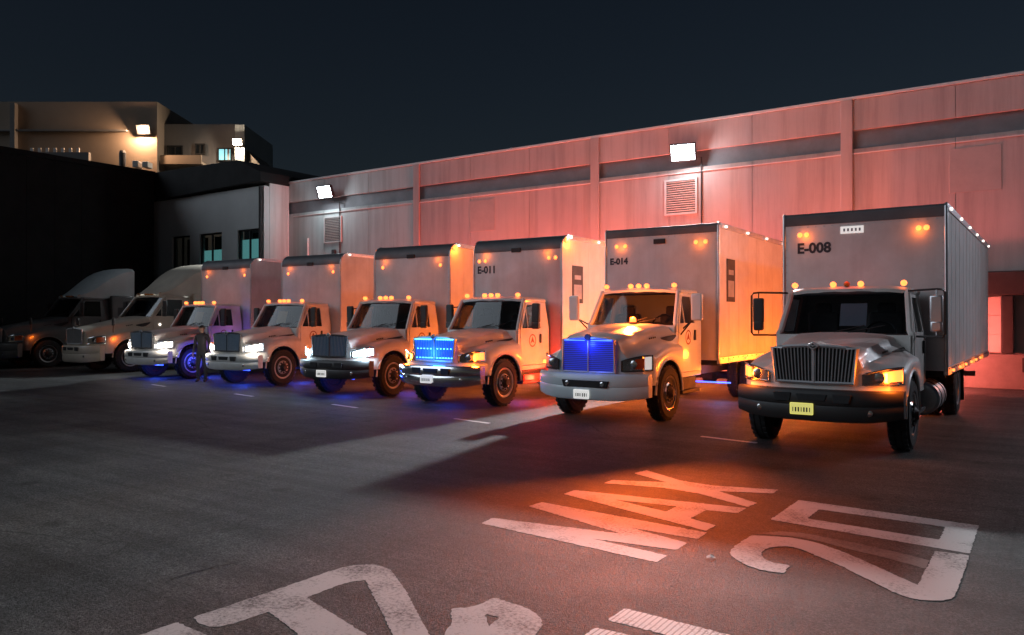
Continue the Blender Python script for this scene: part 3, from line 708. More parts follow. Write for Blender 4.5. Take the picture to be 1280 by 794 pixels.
    # headlights
    for sx, md in zip((-1, 1), T['head']): headlight(root, P, sx, md)
    # cab shell
    belt, roof, hw, rhw, yc, yb, wst = (P[k] for k in ('belt', 'roof', 'hw', 'rhw', 'yc', 'yb', 'wst'))
    zr = roof-.10
    def xs_(z): return hw if z <= belt else lerp(hw, rhw, (z-belt)/(zr-belt))
    zl = P.get('zl', .70)
    def shell(b):
        b.span((-hw+.02, yb-.05, zl), (hw-.02, yb, belt+.02))
        b.slab([(-hw+.02, yb, belt), (-rhw, yb, zr+.02), (rhw, yb, zr+.02), (hw-.02, yb, belt)], .05)
        b.span((-hw+.02, yc-.02, zl), (hw-.02, yb-.05, zl+.06))
        b.span((-hw+.03, yc-.04, zl), (hw-.03, yc+.06, belt-.04))
        for sx in (-1, 1):
            b.span((sx*(hw-.06), yc-.01, zl), (sx*hw, yb, zl+.09), bev=.01)                      # rocker
            b.span((sx*(hw-.06), yc-.01, zl+.09), (sx*hw, yc+.07, belt), bev=.008)               # hinge post
            b.slab([(sx*hw, yb-.28, zl+.09), (sx*hw, yb, zl+.09), (sx*hw, yb, belt), (sx*rhw, yb, zr+.02), (sx*rhw, yb-.28, zr+.02), (sx*hw, yb-.28, belt)][::sx], .06)
            b.tube([(sx*(hw-.03), yc+.03, belt-.03), (sx*(hw-.05), yc+.06, belt+.02), (sx*(rhw-.02), wst+.01, zr)], .045, 8)
            b.tube([(sx*(rhw-.01), wst, zr), (sx*(rhw-.01), yb-.02, zr)], .05, 8)
        bmesh.ops.recalc_face_normals(b.bm, faces=b.bm.faces)
    part('cab_shell', shell, paint, root, key=('shell', hk))
    part('floor', lambda b: b.span((-hw+.07, yc+.062, zl+.062), (hw-.07, yb-.052, zl+.09)), INT, root, key=('floor', hk), smooth=0)
    def roofm(b):
        rows = []
        for y, dz, s_ in ((wst-.09, -.10, .97), (wst-.10, -.05, .98), (wst-.04, -.012, 1), (wst+.2, 0, 1), (yb-.25, 0, 1), (yb-.06, -.012, 1), (yb+.005, -.04, 1), (yb+.005, -.10, 1)):
            zt = roof+dz; pts = [(0, zt), (rhw*.7*s_, zt-.008), (rhw*.93*s_, zt-.03), ((rhw+.02)*s_, zt-.075 if dz > -.09 else zt), ((rhw+.02)*s_, roof-.115)]
            pts = [(x, y+(.08*(x/rhw)**2 if y < wst else 0), z) for x, z in pts]
            rows.append([(-x, yy, z) for x, yy, z in pts[:0:-1]]+pts)
        b.grid(rows); bmesh.ops.recalc_face_normals(b.bm, faces=b.bm.faces)
    part('roof', roofm, paint, root, key=('roof', hk), smooth=45)
    part('headliner', lambda b: b.span((-rhw+.03, wst, zr-.03), (rhw-.03, yb-.052, zr-.01)), INT, root, key=('headl', hk), smooth=0)
    def ws(b):
        rows = []
        for j in range(5):
            t = j/4; z = lerp(belt-.02, zr+.03, t); hx = lerp(hw-.09, rhw-.05, t); yy = lerp(yc-.03, wst-.07, t)
            rows.append([(hx*u, yy+.10*u*u, z) for u in [-1+2*i/10 for i in range(11)]])
        b.grid(rows); bmesh.ops.recalc_face_normals(b.bm, faces=b.bm.faces)
    wsh = part('windshield', ws, GLASS, root, key=('ws', hk), smooth=45)
    part('visor_band', lambda b: b.grid([[((rhw-.045)*u, wst-.078+.10*u*u-(.03 if z < zr else 0), z) for u in [-1+2*i/10 for i in range(11)]] for z in (zr-.05, zr+.03)]), SEALM, wsh, key=('vband', hk))
    for sx in (-1, 1):
        part('wiper', lambda b: b.tube([(sx*.10+.0, yc-.05, belt), (sx*.12+.25, yc-.01, belt+.05), (sx*.14+.45, yc+.05, belt+.10)], .008, 5), SEALM, wsh, key=('wip', sx, hk))
    # doors
    for sx in (-1, 1):
        ya_, yd = yc+.075, yb-.285
        def dr(b):
            b.slab([(sx*(hw+.008), ya_, zl+.10), (sx*(hw+.008), yd, zl+.10), (sx*(hw+.008), yd, belt), (sx*(hw+.008), ya_, belt)][::sx], .03, 0)
            b.slab([(sx*(xs_(z)+.006), y, z) for y, z in ((yd-.06, belt), (yd, belt), (yd, zr-.03), (yd-.06, zr-.03))][::sx], .03)
            b.slab([(sx*(xs_(z)+.006), y, z) for y, z in ((wst+.04, zr-.09), (yd-.06, zr-.09), (yd-.06, zr-.03), (wst+.02, zr-.03))][::sx], .03)
            b.slab([(sx*(xs_(z)+.006), y, z) for y, z in ((ya_, belt), (ya_+.07, belt), (wst+.09, zr-.09), (wst+.02, zr-.09))][::sx], .03)
            b.slab([(sx*(xs_(z)+.006), y, z) for y, z in ((ya_+.30, belt), (ya_+.325, belt), (ya_+.345, zr-.09), (ya_+.32, zr-.09))][::sx], .02)
            bmesh.ops.recalc_face_normals(b.bm, faces=b.bm.faces)
        d = part('door', dr, paint, root, key=('door', sx, hk), smooth=20)
        part('window', lambda b: b.slab([(sx*(xs_(z)-.012), y, z) for y, z in ((ya_+.03, belt), (yd-.03, belt), (yd-.03, zr-.06), (wst+.06, zr-.06))][::sx], .006), GLASS, d, key=('dwin', sx, hk), smooth=0)
        part('handle', lambda b: b.span((sx*(hw+.012), yd-.13, belt-.33), (sx*(hw+.045), yd-.075, belt-.13), bev=.012), BLACKP, d, key=('hand', sx, hk))
        if P.get('logo'):
            def lg(b):
                cy = (ya_+yd)/2+.03; cz = belt-.27
                ring = [[(sx*(hw+.0115), cy+math.cos(2*math.pi*k/20)*r_, cz+math.sin(2*math.pi*k/20)*r_) for k in range(21)] for r_ in (.115, .142)]
                b.grid(ring)
                b.slab([(sx*(hw+.0115), cy+y*sx, cz+z) for y, z in ((-.08, -.06), (0, -.025), (.08, -.06), (.0, .09))][::sx], .002)
                bmesh.ops.recalc_face_normals(b.bm, faces=b.bm.faces)
            part('door_emblem', lg, INKR, d, key=('logo', sx, hk))
    # interior
    part('dashboard', lambda b: b.prism([(yc+.065, belt-.30), (yc+.40, belt-.26), (yc+.38, belt-.10), (yc+.22, belt-.02), (yc+.065, belt-.04)], 'x', -hw+.08, hw-.08, bev=.02), INT, root, key=('dash', hk))
    for sx in (-1, 1):
        st = part('seat', lambda b: b.box((0, yc+.66, zl+.42), (.5, .46, .16), bev=.05), SEATM, root, (sx*.47, 0, 0), key=('seat', hk))
        part('backrest', lambda b: (b.box((0, yc+.88, zl+.83), (.48, .13, .75), bev=.05), b.box((0, yc+.90, zl+1.27), (.26, .1, .17), bev=.04)) and None, SEATM, st, key=('sback', hk))
    sw = part('steering_wheel', lambda b: (b.tube([(math.cos(2*math.pi*k/18)*.21, math.sin(2*math.pi*k/18)*.21*.55, math.sin(2*math.pi*k/18)*.21*.83) for k in range(18)], .016, 6, 0, True), b.box((0, 0, 0), (.36, .03, .04)), b.tube([(0, 0, 0), (0, -.2, -.16)], .03, 6)) and None, BLACKP, root, (.47, yc+.40, belt-.02), key='swheel')
    if P.get('card'):
        part('windshield_card', lambda b: b.box((0, 0, 0), (.38, .008, .36), bev=.003), P['card'], root, (P.get('cardx', .05), yc+.23, belt+.26), (R(-18), 0, 0))
    # marker lights on the roof
    for k, x in enumerate(P.get('cabmark', (-.70, -.18, 0, .18, .70))):
        off = (k == 2 and T.get('mid_off'))
        part('marker_light', lambda b: b.lathe([(-.055, .018), (-.045, .038), (-.005, .046), (.04, .04), (.06, .02)], 'y', (0, 0, 0), 10), AMBER_OFF if off else T.get('cabm', AMBER_ON), root, (x, wst-.03+.05*(x/rhw)**2, roof+.022), key='mark')
    # wheels, chassis under the cab
    for sx in (-1, 1): wheel(root, (sx*P['wx'], 0, P['wr']), sx, P['wr'], T.get('rim', RIM))
    part('front_axle', lambda b: (b.tube([(-.8, 0, P['wr']), (.8, 0, P['wr'])], .06, 8), b.span((-.42, -.75, .5), (-.34, .75, .56)), b.span((.34, -.75, .5), (.42, .75, .56)), b.span((-.3, -.45, .48), (.3, .5, 1.0))) and None, STEEL, root, key=('fax', hk))
    # mirrors
    for sx in (-1, 1):
        if P['mirror'] == 'loop':
            x1 = sx*(hw+.40); zt_, zb_ = roof-.10, belt-.04
            mr = part('mirror', lambda b: b.tube([(sx*(hw-.10), yc+.28, zt_), (sx*(hw+.3), yc+.06, zt_+.01), (x1-sx*.03, yc+.02, zt_), (x1, yc+.02, zt_-.04), (x1, yc+.02, zb_+.02), (x1-sx*.03, yc+.02, zb_-.02), (sx*(hw+.02), yc+.16, zb_-.02)], .017, 6), BLACKP, root, key=('mloop', sx, hk), smooth=45)
            part('mirror_head', lambda b: (b.box((sx*(hw+.29), yc+.03, zt_-.28), (.17, .07, .40), bev=.025), b.box((sx*(hw+.29), yc+.03, zb_+.13), (.16, .08, .16), bev=.03), b.tube([(sx*(hw+.29), yc+.03, zt_), (sx*(hw+.29), yc+.03, zb_-.0)], .01, 5)) and None, ALU if sx > 0 else BLACKP, mr, key=('mhl', sx, hk))
        elif P['mirror'] == 'arm':
            mr = part('mirror', lambda b: (b.tube([(sx*(hw-.0), yc+.30, belt-.10), (sx*(hw+.36), yc+.08, belt+.12)], .016, 6), b.tube([(sx*hw, yc+.18, belt-.22), (sx*(hw+.30), yc+.10, belt+.10)], .014, 6)) and None, BLACKP, root, key=('marm', sx, hk))
            part('mirror_head', lambda b: b.box((sx*(hw+.36), yc+.08, belt+.30), (.22, .09, .50), bev=.035), GREYW, mr, key=('mha', sx, hk))
        else:
            mr = part('mirror', lambda b: (b.tube([(sx*(hw+.0), yc+.40, belt+.02), (sx*(hw+.28), yc+.36, belt+.06)], .018, 6), b.tube([(sx*(rhw), yc+.6, zr-.12), (sx*(hw+.24), yc+.38, zr-.14)], .014, 6)) and None, BLACKP, root, key=('mst', sx, hk))
            part('mirror_head', lambda b: (b.box((sx*(hw+.22), yc+.36, belt+.33), (.19, .09, .42), bev=.03), b.box((sx*(hw+.22), yc+.35, belt+.06), (.18, .10, .15), bev=.03)) and None, BLACKP, mr, key=('mhs', sx, hk))

AMB = (1, .175, .012); BLU = (.04, .10, 1); REDC = (1, .03, .01)
def box_truck(x, y, P_, T, label, group='box trucks parked in a row along the warehouse'):
    P = dict(BASE); P.update(P_); paint = T.get('paint', WHITE)
    root = thing('box_truck', label, 'box truck', (x, y, 0), T.get('rz', 0), group)
    cab(root, P, paint, T)
    y0, top, L = P['yb']+.12, T['top'], T['len']; y1 = y0+L; bw = 1.25; bz = .98
    rr = T.get('nose', .22)
    prof = [(y0, bz), (y0, top-rr)]+[(y0+rr-rr*math.cos(R(90*k/6)), top-rr+rr*math.sin(R(90*k/6))) for k in range(1, 7)]+[(y1, top), (y1, bz)]
    cb = part('cargo_box', lambda b: b.prism(prof, 'x', -bw, bw, bev=.012), T.get('boxm', BOXW), root)
    # shade painted in: dark skin where the nose top faces the black sky
    shade_z = top-T.get('shade_h', .26)
    outer = [(y0-.006, shade_z), (y0-.006, top-rr)]+[(y0+rr-(rr+.006)*math.cos(R(90*k/6)), top-rr+(rr+.006)*math.sin(R(90*k/6))) for k in range(1, 7)]+[(y0+rr+.5, top+.006)]
    inner = [(a+.004 if i < 2 else a+.003, z-.004 if i > 3 else z) for i, (a, z) in enumerate(outer)]
    part('nose_shade', lambda b: (b.grid([[(xx, a, z) for a, z in outer] for xx in (-bw+.015, -bw*.5, 0, bw*.5, bw-.015)]), bmesh.ops.recalc_face_normals(b.bm, faces=b.bm.faces)) and None, NOSE_SHADE, cb)
    for sx in (-1, 1):
        part('corner_post', lambda b: b.tube([(sx*(bw-.012), y0+.012, bz), (sx*(bw-.012), y0+.012, top-rr)]+[(sx*(bw-.012), y0+.012+rr-rr*math.cos(R(90*k/5)), top-rr+rr*math.sin(R(90*k/5))-.006) for k in range(1, 6)], .03, 10), ALU, cb, smooth=50)
        part('top_rail', lambda b: b.span((sx*(bw-.03), y0+rr+.05, top-.10), (sx*(bw+.018), y1, top+.008), bev=.008), ALU, cb)
        part('bottom_rail', lambda b: b.span((sx*(bw-.05), y0+.03, bz-.07), (sx*(bw+.015), y1, bz+.07), bev=.008), ALU, cb)
        part('panel_seam', lambda b: [b.span((sx*(bw-.002), yy-.02, bz+.071), (sx*(bw+.0025), yy+.02, top-.101)) for yy in [y0+.62*k for k in range(1, int(L/.62)+1) if y0+.62*k < y1-.05]] and None, T.get('boxm', BOXW), cb, stuff=True, smooth=0)
        part('rivet', lambda b: [b.box((sx*(bw+.017), y0+.2+.31*k, bz+.03), (.012, .022, .022)) for k in range(int(L/.31)-1)] and None, STEEL, cb, stuff=True, smooth=0)
        if T.get('placard') and sx > 0:
            pc = part('side_placard', lambda b: b.span((bw+.003, y0+.45, top-1.55), (bw+.012, y0+.95, top-.68)), INK, cb, smooth=0)
            part('placard_print', lambda b: (b.span((bw+.0121, y0+.52, top-1.45), (bw+.016, y0+.88, top-1.12)), b.span((bw+.0121, y0+.55, top-1.0), (bw+.016, y0+.85, top-.9))) and None, mat('placard_grey', (.35, .37, .42), .6, 0, .2, 6), pc, smooth=0)
    part('rear_door_frame', lambda b: (b.span((-bw, y1+.002, bz-.1), (-bw+.1, y1+.06, top)), b.span((bw-.1, y1+.002, bz-.1), (bw, y1+.06, top)), b.span((-bw+.1, y1+.002, top-.25), (bw-.1, y1+.06, top)), b.span((-bw+.1, y1+.002, bz-.1), (bw-.1, y1+.06, bz+.05))) and None, ALU, root, smooth=0)
    rd = part('rear_door', lambda b: b.span((-bw+.1, y1+.003, bz+.05), (bw-.1, y1+.03, top-.25)), BOXW, root, smooth=0)
    for k in range(4):
        hh = (top-.25-bz-.05)/4
        part('door_panel', lambda b: b.span((-bw+.11, y1+.031, .01), (bw-.11, y1+.045, hh-.01), bev=.005), BOXW, rd, (0, 0, bz+.05+k*hh))
    for sx in (-1, 1):
        part('tail_light', lambda b: b.span((sx*.75-.12, y1+.061, bz-.28), (sx*.75+.12, y1+.10, bz-.12), bev=.01), RED_ON, root)
    def rv(b):
        for k in range(int((shade_z-bz)/.13)):
            for xx in (-bw+.055, bw-.055): b.box((xx, y0-.003, bz+.06+.13*k), (.018, .008, .018))
        for k in range(18): b.box((-1.1+.13*k, y0-.003, shade_z-.03), (.016, .008, .016)); b.box((-1.1+.13*k, y0-.003, bz+.05), (.016, .008, .016))
    part('front_rivet', rv, ALU, cb, stuff=True, smooth=0)
    # markers on the box
    mk = lambda b: b.lathe([(-.02, .02), (-.016, .036), (0, .045)], 'y', (0, 0, 0), 10)
    for sx in (-1, 1):
        for q in T.get('topmark', (.78, .98)):
            part('marker_light', mk, T.get('topm', AMBER_ON), root, (sx*q, y0-.004-(.0), top-T.get('tmz', .40)), key='mkf')
        ms = lambda b: b.box((0, 0, 0), (.03, .075, .045), bev=.01)
        n = T.get('sidetop', 6)
        for k in range(n):
            part('marker_light', ms, WHITE_DOT if sx > 0 else AMBER_DIM, root, (sx*(bw+.034), y0+.35+(L-.6)*k/max(1, n-1), top-.05), key='mks')
        for k in range(T.get('sidelow', 6)):
            part('marker_light', ms, T.get('sidem', AMBER_ON), root, (sx*(bw+.032), y0+.6+1.02*k, bz-.01), key='mks')
        if T.get('bigcorner'):
            part('corner_lamp', lambda b: b.lathe([(0, .07), (.02, .065), (.045, .03)], 'x', (0, 0, 0), 12), AMBER_ON, root, (sx*(bw+.018), y0+.16, top-.12), (0, 0, 0 if sx > 0 else math.pi), key='corner')
    if T.get('number'):
        text('fleet_number', T['number'], T.get('numsize', .24), INK, cb, (T.get('numx', -.86), y0-.004, top-T.get('numz', .68)), (R(90), 0, 0), .009)
    if T.get('front_plate'):
        fp = part('front_placard', lambda b: b.box((0, 0, 0), (.36, .01, .12), bev=.003), PLATEW, cb, (-.13, y0-.008, top-.32))
        part('placard_print', lambda b: [b.box((-.12+.06*k, -.007, .0), (.03, .003, .05)) for k in range(5)] and None, mat('placard_grey', (.35, .37, .42), .6, 0, .2, 6), fp)
    else:
        part('roof_clamp', lambda b: b.box((0, 0, 0), (.26, .03, .10), bev=.01), SEALM, cb, (0, y0-.012, top-.30), key='clamp')
    # chassis
    ra = T.get('axle', 4.9)
    def ch(b):
        for sx in (-1, 1): b.span((sx*.38, -.85, .62), (sx*.46, y1-.1, .86))
        for k in range(int(L/.5)): b.span((-1.2, y0+.25+k*.5, .865), (1.2, y0+.31+k*.5, .978))
        b.span((-1.0, y1-.25, .42), (1.0, y1-.17, .54)); b.span((-.6, y1-.24, .54), (-.54, y1-.18, .88)); b.span((.54, y1-.24, .54), (.6, y1-.18, .88))
        b.tube([(-.75, ra, .49), (.75, ra, .49)], .09, 8); b.lathe([(-.22, .05), (-.12, .18), (.12, .18), (.22, .05)], 'x', (0, ra, .49), 12)
    part('chassis_frame', ch, STEEL, root)
    for sx in (-1, 1):
        wheel(root, (sx*.98, ra, .49), sx, .49, T.get('rearrim', ALU), True)
        wheel(root, (sx*.69, ra, .49), sx, .49, T.get('rearrim', ALU), True)
        part('mud_flap', lambda b: b.span((sx*.6, ra+.66, .22), (sx*1.15, ra+.68, .95)), RUBBER, root, key=('flap', sx, ra))
        part('cab_step', lambda b: (b.span((sx*.62, .74, .40), (sx*1.0, 1.62, .46), bev=.01), b.span((sx*.6, .74, .46), (sx*.92, 1.62, .69), bev=.02)) and None, T.get('stepm', STEEL), root, key=('step', sx))
    if T.get('tank', True):
        tk = part('fuel_tank', lambda b: b.lathe([(0, .03), (0, .22), (.03, .26), (.87, .26), (.90, .22), (.90, .03)], 'y', (.92, 1.72, .56), 20), ALU, root)
        for q in (1.95, 2.38): part('tank_strap', lambda b: b.lathe([(0, .262), (0, .268), (.05, .268), (.05, .262)], 'y', (.92, q, .56), 20), STEEL, tk)
    # the lamps' light
    a = T.get('amber', {})
    yh = P['yf']-.06
    for sx, md in zip((-1, 1), T['head']):
        c = AMB if 'amber' in md else ((1, .9, .78) if md == 'white' else (.6, .82, 1))
        if md == 'off': continue
        pw = a.get('head', 12)
        lamp('POINT', root, (sx*.98, P['yf']+.02, 1.02), c, pw, .07)
    if a.get('cab', 7): lamp('POINT', root, (0, P['wst']-.10, P['roof']+.20), (1, .09, .03), a.get('cab', 7)*.9, .12)
    for sx in (-1, 1):
        if a.get('top', 2.5): lamp('POINT', root, (sx*.88, y0-.10, top-.40), AMB, a.get('top', 2.5), .06)
        pw = a.get('left' if sx < 0 else 'right', 0)
        if pw:
            for q in (.06, .30, .55, .80): lamp('POINT', root, (sx*(bw+.10), y0+L*q, .93), AMB, pw*.36, .10)
        if T.get('bigcorner'): lamp('POINT', root, (sx*(bw+.16), y0+.2, top-.16), AMB, T['bigcorner'], .06)
        if T.get('bigcorner'): lamp('POINT', root, (sx*(bw+.12), y0+L*.55, top-.10), AMB, T['bigcorner']*.8, .06)
    if a.get('lt'):
        for q in (.1, .45, .8): lamp('POINT', root, (-bw-.12, y0+L*q, top-.08), AMB, a['lt'], .06)
    if a.get('tail', 60): lamp('POINT', root, (0, y1+.25, .80), (1, .155, .115), a.get('tail', 60), .25)
    if a.get('blue'):
        st = part('underglow_strip', lambda b: b.span((-.30, -.52, .40), (.30, -.49, .425)), BLUE_ON, root)
        lamp('POINT', root, (0, -.50, .33), BLU, a['blue'], .06); lamp('POINT', root, (.75, .95, .33), BLU, a['blue'], .06)
    return root, P, y0, y1, top

INTL = dict(mirror='stub', logo=True)
# right-hand truck
box_truck(-2.50, 11.85, dict(mirror='loop', bumperm=BLACKP, plate=PLATEY, platepos=(-.12, .60), card=PAPER, cardx=.12, cabmark=(-.79, -.20, 0, .20, .79)),
          dict(rz=R(-1.0), top=3.60, len=8.3, nose=.05, shade_h=.20, head=('amber', 'amber'), number='E-008', numx=-.74, numz=.60, front_plate=True, axle=5.0, mid_off=True, tmz=.36, topmark=(.86, .97), sidelow=6, rim=CHROME,
               stepm=STEEL, amber=dict(head=18, cab=4, top=1.5, left=330, right=4, tail=430, lt=30)),
          'white box truck E-008 with black bumper and tubular loop mirrors, parked furthest right')
r2 = box_truck(-6.50, 12.95, dict(mirror='arm', kw=True, logo=True, bumperm=GREYW, plate=PLATEW, platepos=(-.06, .50), belt=1.72, roof=2.42, hw=.93, rhw=.82, zt0=1.53, zt1=1.72, hw0=.58, hw1=.84, fx0=.95,
          zs0=1.13, zs1=1.33, yf=-1.05, gz=(.88, 1.44), gw=(.50, .50), hlx=(.62, 1.05), hlz=(.90, 1.13), hltrim=BLACKP, bz=(.40, .86), core=BLUE_CORE, strip=BLUE_ON, cabmark=(-.72, -.17, 0, .17, .72)),
          dict(paint=GREYW, top=3.70, len=7.6, nose=.06, shade_h=.18, head=('off', 'off'), number='E-014', numsize=.18, numx=-.93, tmz=.36, placard=True, axle=4.9, sidelow=6, tank=False, rim=CHROME,
               amber=dict(cab=5, top=1.5, left=420, right=3, tail=700, lt=32)),
          'bluish white box truck E-014 with painted bumper, hood beacon and two panel blue grille')
r3 = box_truck(-10.2, 13.15, dict(INTL, bumperm=CHROME, plate=PLATEW, platepos=(-.10, .58), core=BLUE_PANEL, strip=LED_CYAN, leds=True),
          dict(top=3.72, len=7.4, nose=.28, shade_h=.32, head=('amber', 'amber'), number='E-011', numz=.74, tmz=.52, placard=True, bigcorner=16, topmark=(.90, 1.08),
               amber=dict(head=20, cab=5, top=1.5, left=230, right=3, tail=1050, lt=8, blue=9)),
          'white box truck with bright blue glowing grille and chrome bumper, fleet number E-011')
r4 = box_truck(-13.5, 13.3, dict(INTL, bumperm=BLACKP, plate=PLATEW, platepos=(-.12, .56), core=BLUE_DIM, grillem=STEEL),
          dict(rz=R(3.5), top=3.74, len=7.3, nose=.30, shade_h=.34, head=('cool', 'cool'), bigcorner=14, topmark=(.95,), tmz=.56,
               amber=dict(head=24, cab=5, top=1.2, left=130, right=3, tail=1700, lt=6, blue=16)),
          'white box truck with cool blue white headlights and orange lit side')
r5 = box_truck(-18.1, 13.9, dict(INTL, bumperm=WHITE, card=CARD, core=BLUE_DIM, grillem=STEEL),
          dict(rz=R(2.5), top=3.76, len=7.0, nose=.30, shade_h=.34, head=('white', 'white'), topmark=(.95,), tmz=.56,
               amber=dict(head=16, cab=5, top=1.0, left=14, right=4, tail=800, blue=24)),
          'white box truck with yellow windshield card, parked just right of the standing person')
r6 = box_truck(-22.3, 13.95, dict(INTL, bumperm=WHITE, card=CARD, cardx=.15, core=BLUE_DIM, grillem=STEEL),
          dict(rz=R(2.5), top=3.80, len=7.0, nose=.30, shade_h=.34, head=('white', 'white'), topmark=(.95,), tmz=.56, 
               amber=dict(head=16, cab=5, top=1.0, left=0, right=12, tail=60, blue=22)),
          'white box truck with blue lit front wheel, next to the two sleeper tractors')
# extra lamps that only some trucks show
def beacon(root, P):
    bc = part('beacon', lambda b: (b.lathe([(0, .07), (.03, .075)], 'z', (0, 0, 0), 14, 1), b.lathe([(.031, .062), (.10, .058), (.125, .03)], 'z', (0, 0, 0), 14, 0)) and None, [AMBER_ON, BLACKP], root, (.12, .46, P['zt1']-.01))
    lamp('SPOT', root, (.12, .40, P['zt1']+.14), (1, .13, .015), 5200, .05, (R(-76), 0, R(25)), 'beacon_beam', cone=R(40), blend=1)
    lamp('POINT', root, (.12, .42, P['zt1']+.17), (1, .16, .02), 60, .05)
beacon(r2[0], r2[1])
lamp('POINT', r2[0], (0, r2[1]['yf']-.16, 1.36), BLU, 4.5, .04)
lamp('POINT', r3[0], (0, r3[1]['yf']-.22, 1.1), (.02, .2, 1), 12, .15)
part('red_step_lamp', lambda b: b.span((1.002, .78, .47), (1.02, 1.58, .60), bev=.01), RED_ON, r3[0])
lamp('POINT', r3[0], (1.12, 1.2, .50), REDC, 60, .08)
# underglow seen behind the second truck's front wheel
part('underglow_strip', lambda b: b.span((.2, 3.4, .42), (1.0, 3.43, .445)), BLUE_ON, r2[0])
lamp('POINT', r2[0], (.8, 3.3, .35), (.2, .35, 1), 12, .06)
lamp('POINT', r6[0], (1.30, -.1, .62), (.05, .08, 1), 12, .05)
lamp('POINT', r6[0], (1.35, 1.3, 1.0), (.30, .12, 1), 7, .10)

# ------------------------------------------------------------------ sleeper tractors at the left end
def tractor(x, y, paint, label, T):
    P = dict(BASE); P.update(dict(yf=-1.30, yc=.80, zt0=1.50, zt1=1.92, hw0=.62, hw1=.98, fx0=.95, fx=1.16, zs0=1.15, zs1=1.52, arch=.64, wr=.52, sweep=.40, belt=1.92, roof=2.70, hw=1.06, rhw=.98,
             wst=1.35, yb=2.35, wx=1.02, mirror='stub', bumperm=paint, gz=(.98, 1.46), gw=(.46, .50), hlx=(.70, 1.12), hlz=(.98, 1.2), bz=(.36, .92), zl=.95, plate=None, cabmark=(-.7, -.2, 0, .2, .7)))
    root = thing('sleeper_tractor', label, 'truck tractor', (x, y, 0), T.get('rz', 0), 'sleeper tractors at the dark left end')
    cab(root, P, paint, dict(head=('off', 'off'), cabm=AMBER_OFF, rim=ALU))
    hw = 1.20
    sl = part('sleeper', lambda b: b.prism([(2.36, .95), (3.3, .95), (3.3, 2.75), (2.36, 2.75)], 'x', -hw, hw, bev=.06), paint, root)
    for sx in (-1, 1): part('sleeper_window', lambda b: b.box((sx*(hw+.004), 2.85, 2.1), (.012, .5, .34), bev=.005), GLASS, sl)
    def fair(b):
        rows = []
        for t in [i/8 for i in range(9)]:
            yy = lerp(1.25, 3.3, t); zt = 2.74+1.17*sstep(t**.75); hx = lerp(.72, hw-.02, t**.6); zb = 2.64
            prof = [(0, zt), (hx*.6, zt-.02), (hx*.88, zt-.06), (hx, zt-.16*min(1, t*3+.1)), (hx+.03*(1-t), max(zb, zt-.9)), (hx+.03*(1-t), zb)]
            rows.append([(-x_, yy, z) for x_, z in prof[:0:-1]]+[(x_, yy, z) for x_, z in prof])
        b.grid(rows)
        bmesh.ops.recalc_face_normals(b.bm, faces=b.bm.faces)
    part('roof_fairing', fair, T.get('fair', paint), root, smooth=45)
    def ch(b):
        for sx in (-1, 1): b.span((sx*.38, -1.0, .66), (sx*.46, 7.0, .92))
        for ra in (5.0, 6.3): b.tube([(-.75, ra, .52), (.75, ra, .52)], .09, 8)
        b.box((0, 5.7, 1.0), (1.0, .9, .1), bev=.03)
    part('chassis_frame', ch, STEEL, root)
    for sx in (-1, 1):
        for ra in (5.0, 6.3):
            wheel(root, (sx*1.0, ra, .52), sx, .52, ALU, True); wheel(root, (sx*.70, ra, .52), sx, .52, ALU, True)
        part('side_skirt', lambda b: b.span((sx*(hw-.06), .98, .38), (sx*hw, 3.3, .94), bev=.02), paint, root)
        part('hood_mirror', lambda b: (b.tube([(sx*1.02, -.55, 1.35), (sx*1.16, -.62, 1.62)], .014, 5), b.box((sx*1.17, -.63, 1.72), (.12, .06, .26), bev=.025)) and None, BLACKP, root)
        part('fender_marker', lambda b: b.lathe([(0, .04), (.03, .03)], 'x', (sx*1.13 if sx > 0 else -1.16, -.55, 1.16), 10), AMBER_DIM, root)
    part('cab_glint', lambda b: b.lathe([(0, .045), (.03, .035)], 'x', (1.07, 1.10, 1.62), 10), WHITE_DOT, root)  # white glint on the cab side, put in as a glowing disc
    lamp('POINT', root, (1.28, -.6, 1.16), AMB, 2.5, .04)
    return root
tractor(-26.9, 14.6, CREAM, 'cream sleeper tractor with tall roof fairing beside the leftmost box truck', dict(fair=CREAM))
tractor(-31.8, 14.2, OLIVE, 'dark grey sleeper tractor with pale roof fairing at the far left edge of the row', dict(fair=mat('fairing_pale', (.55, .60, .60), .4, 0, .15, 2)))

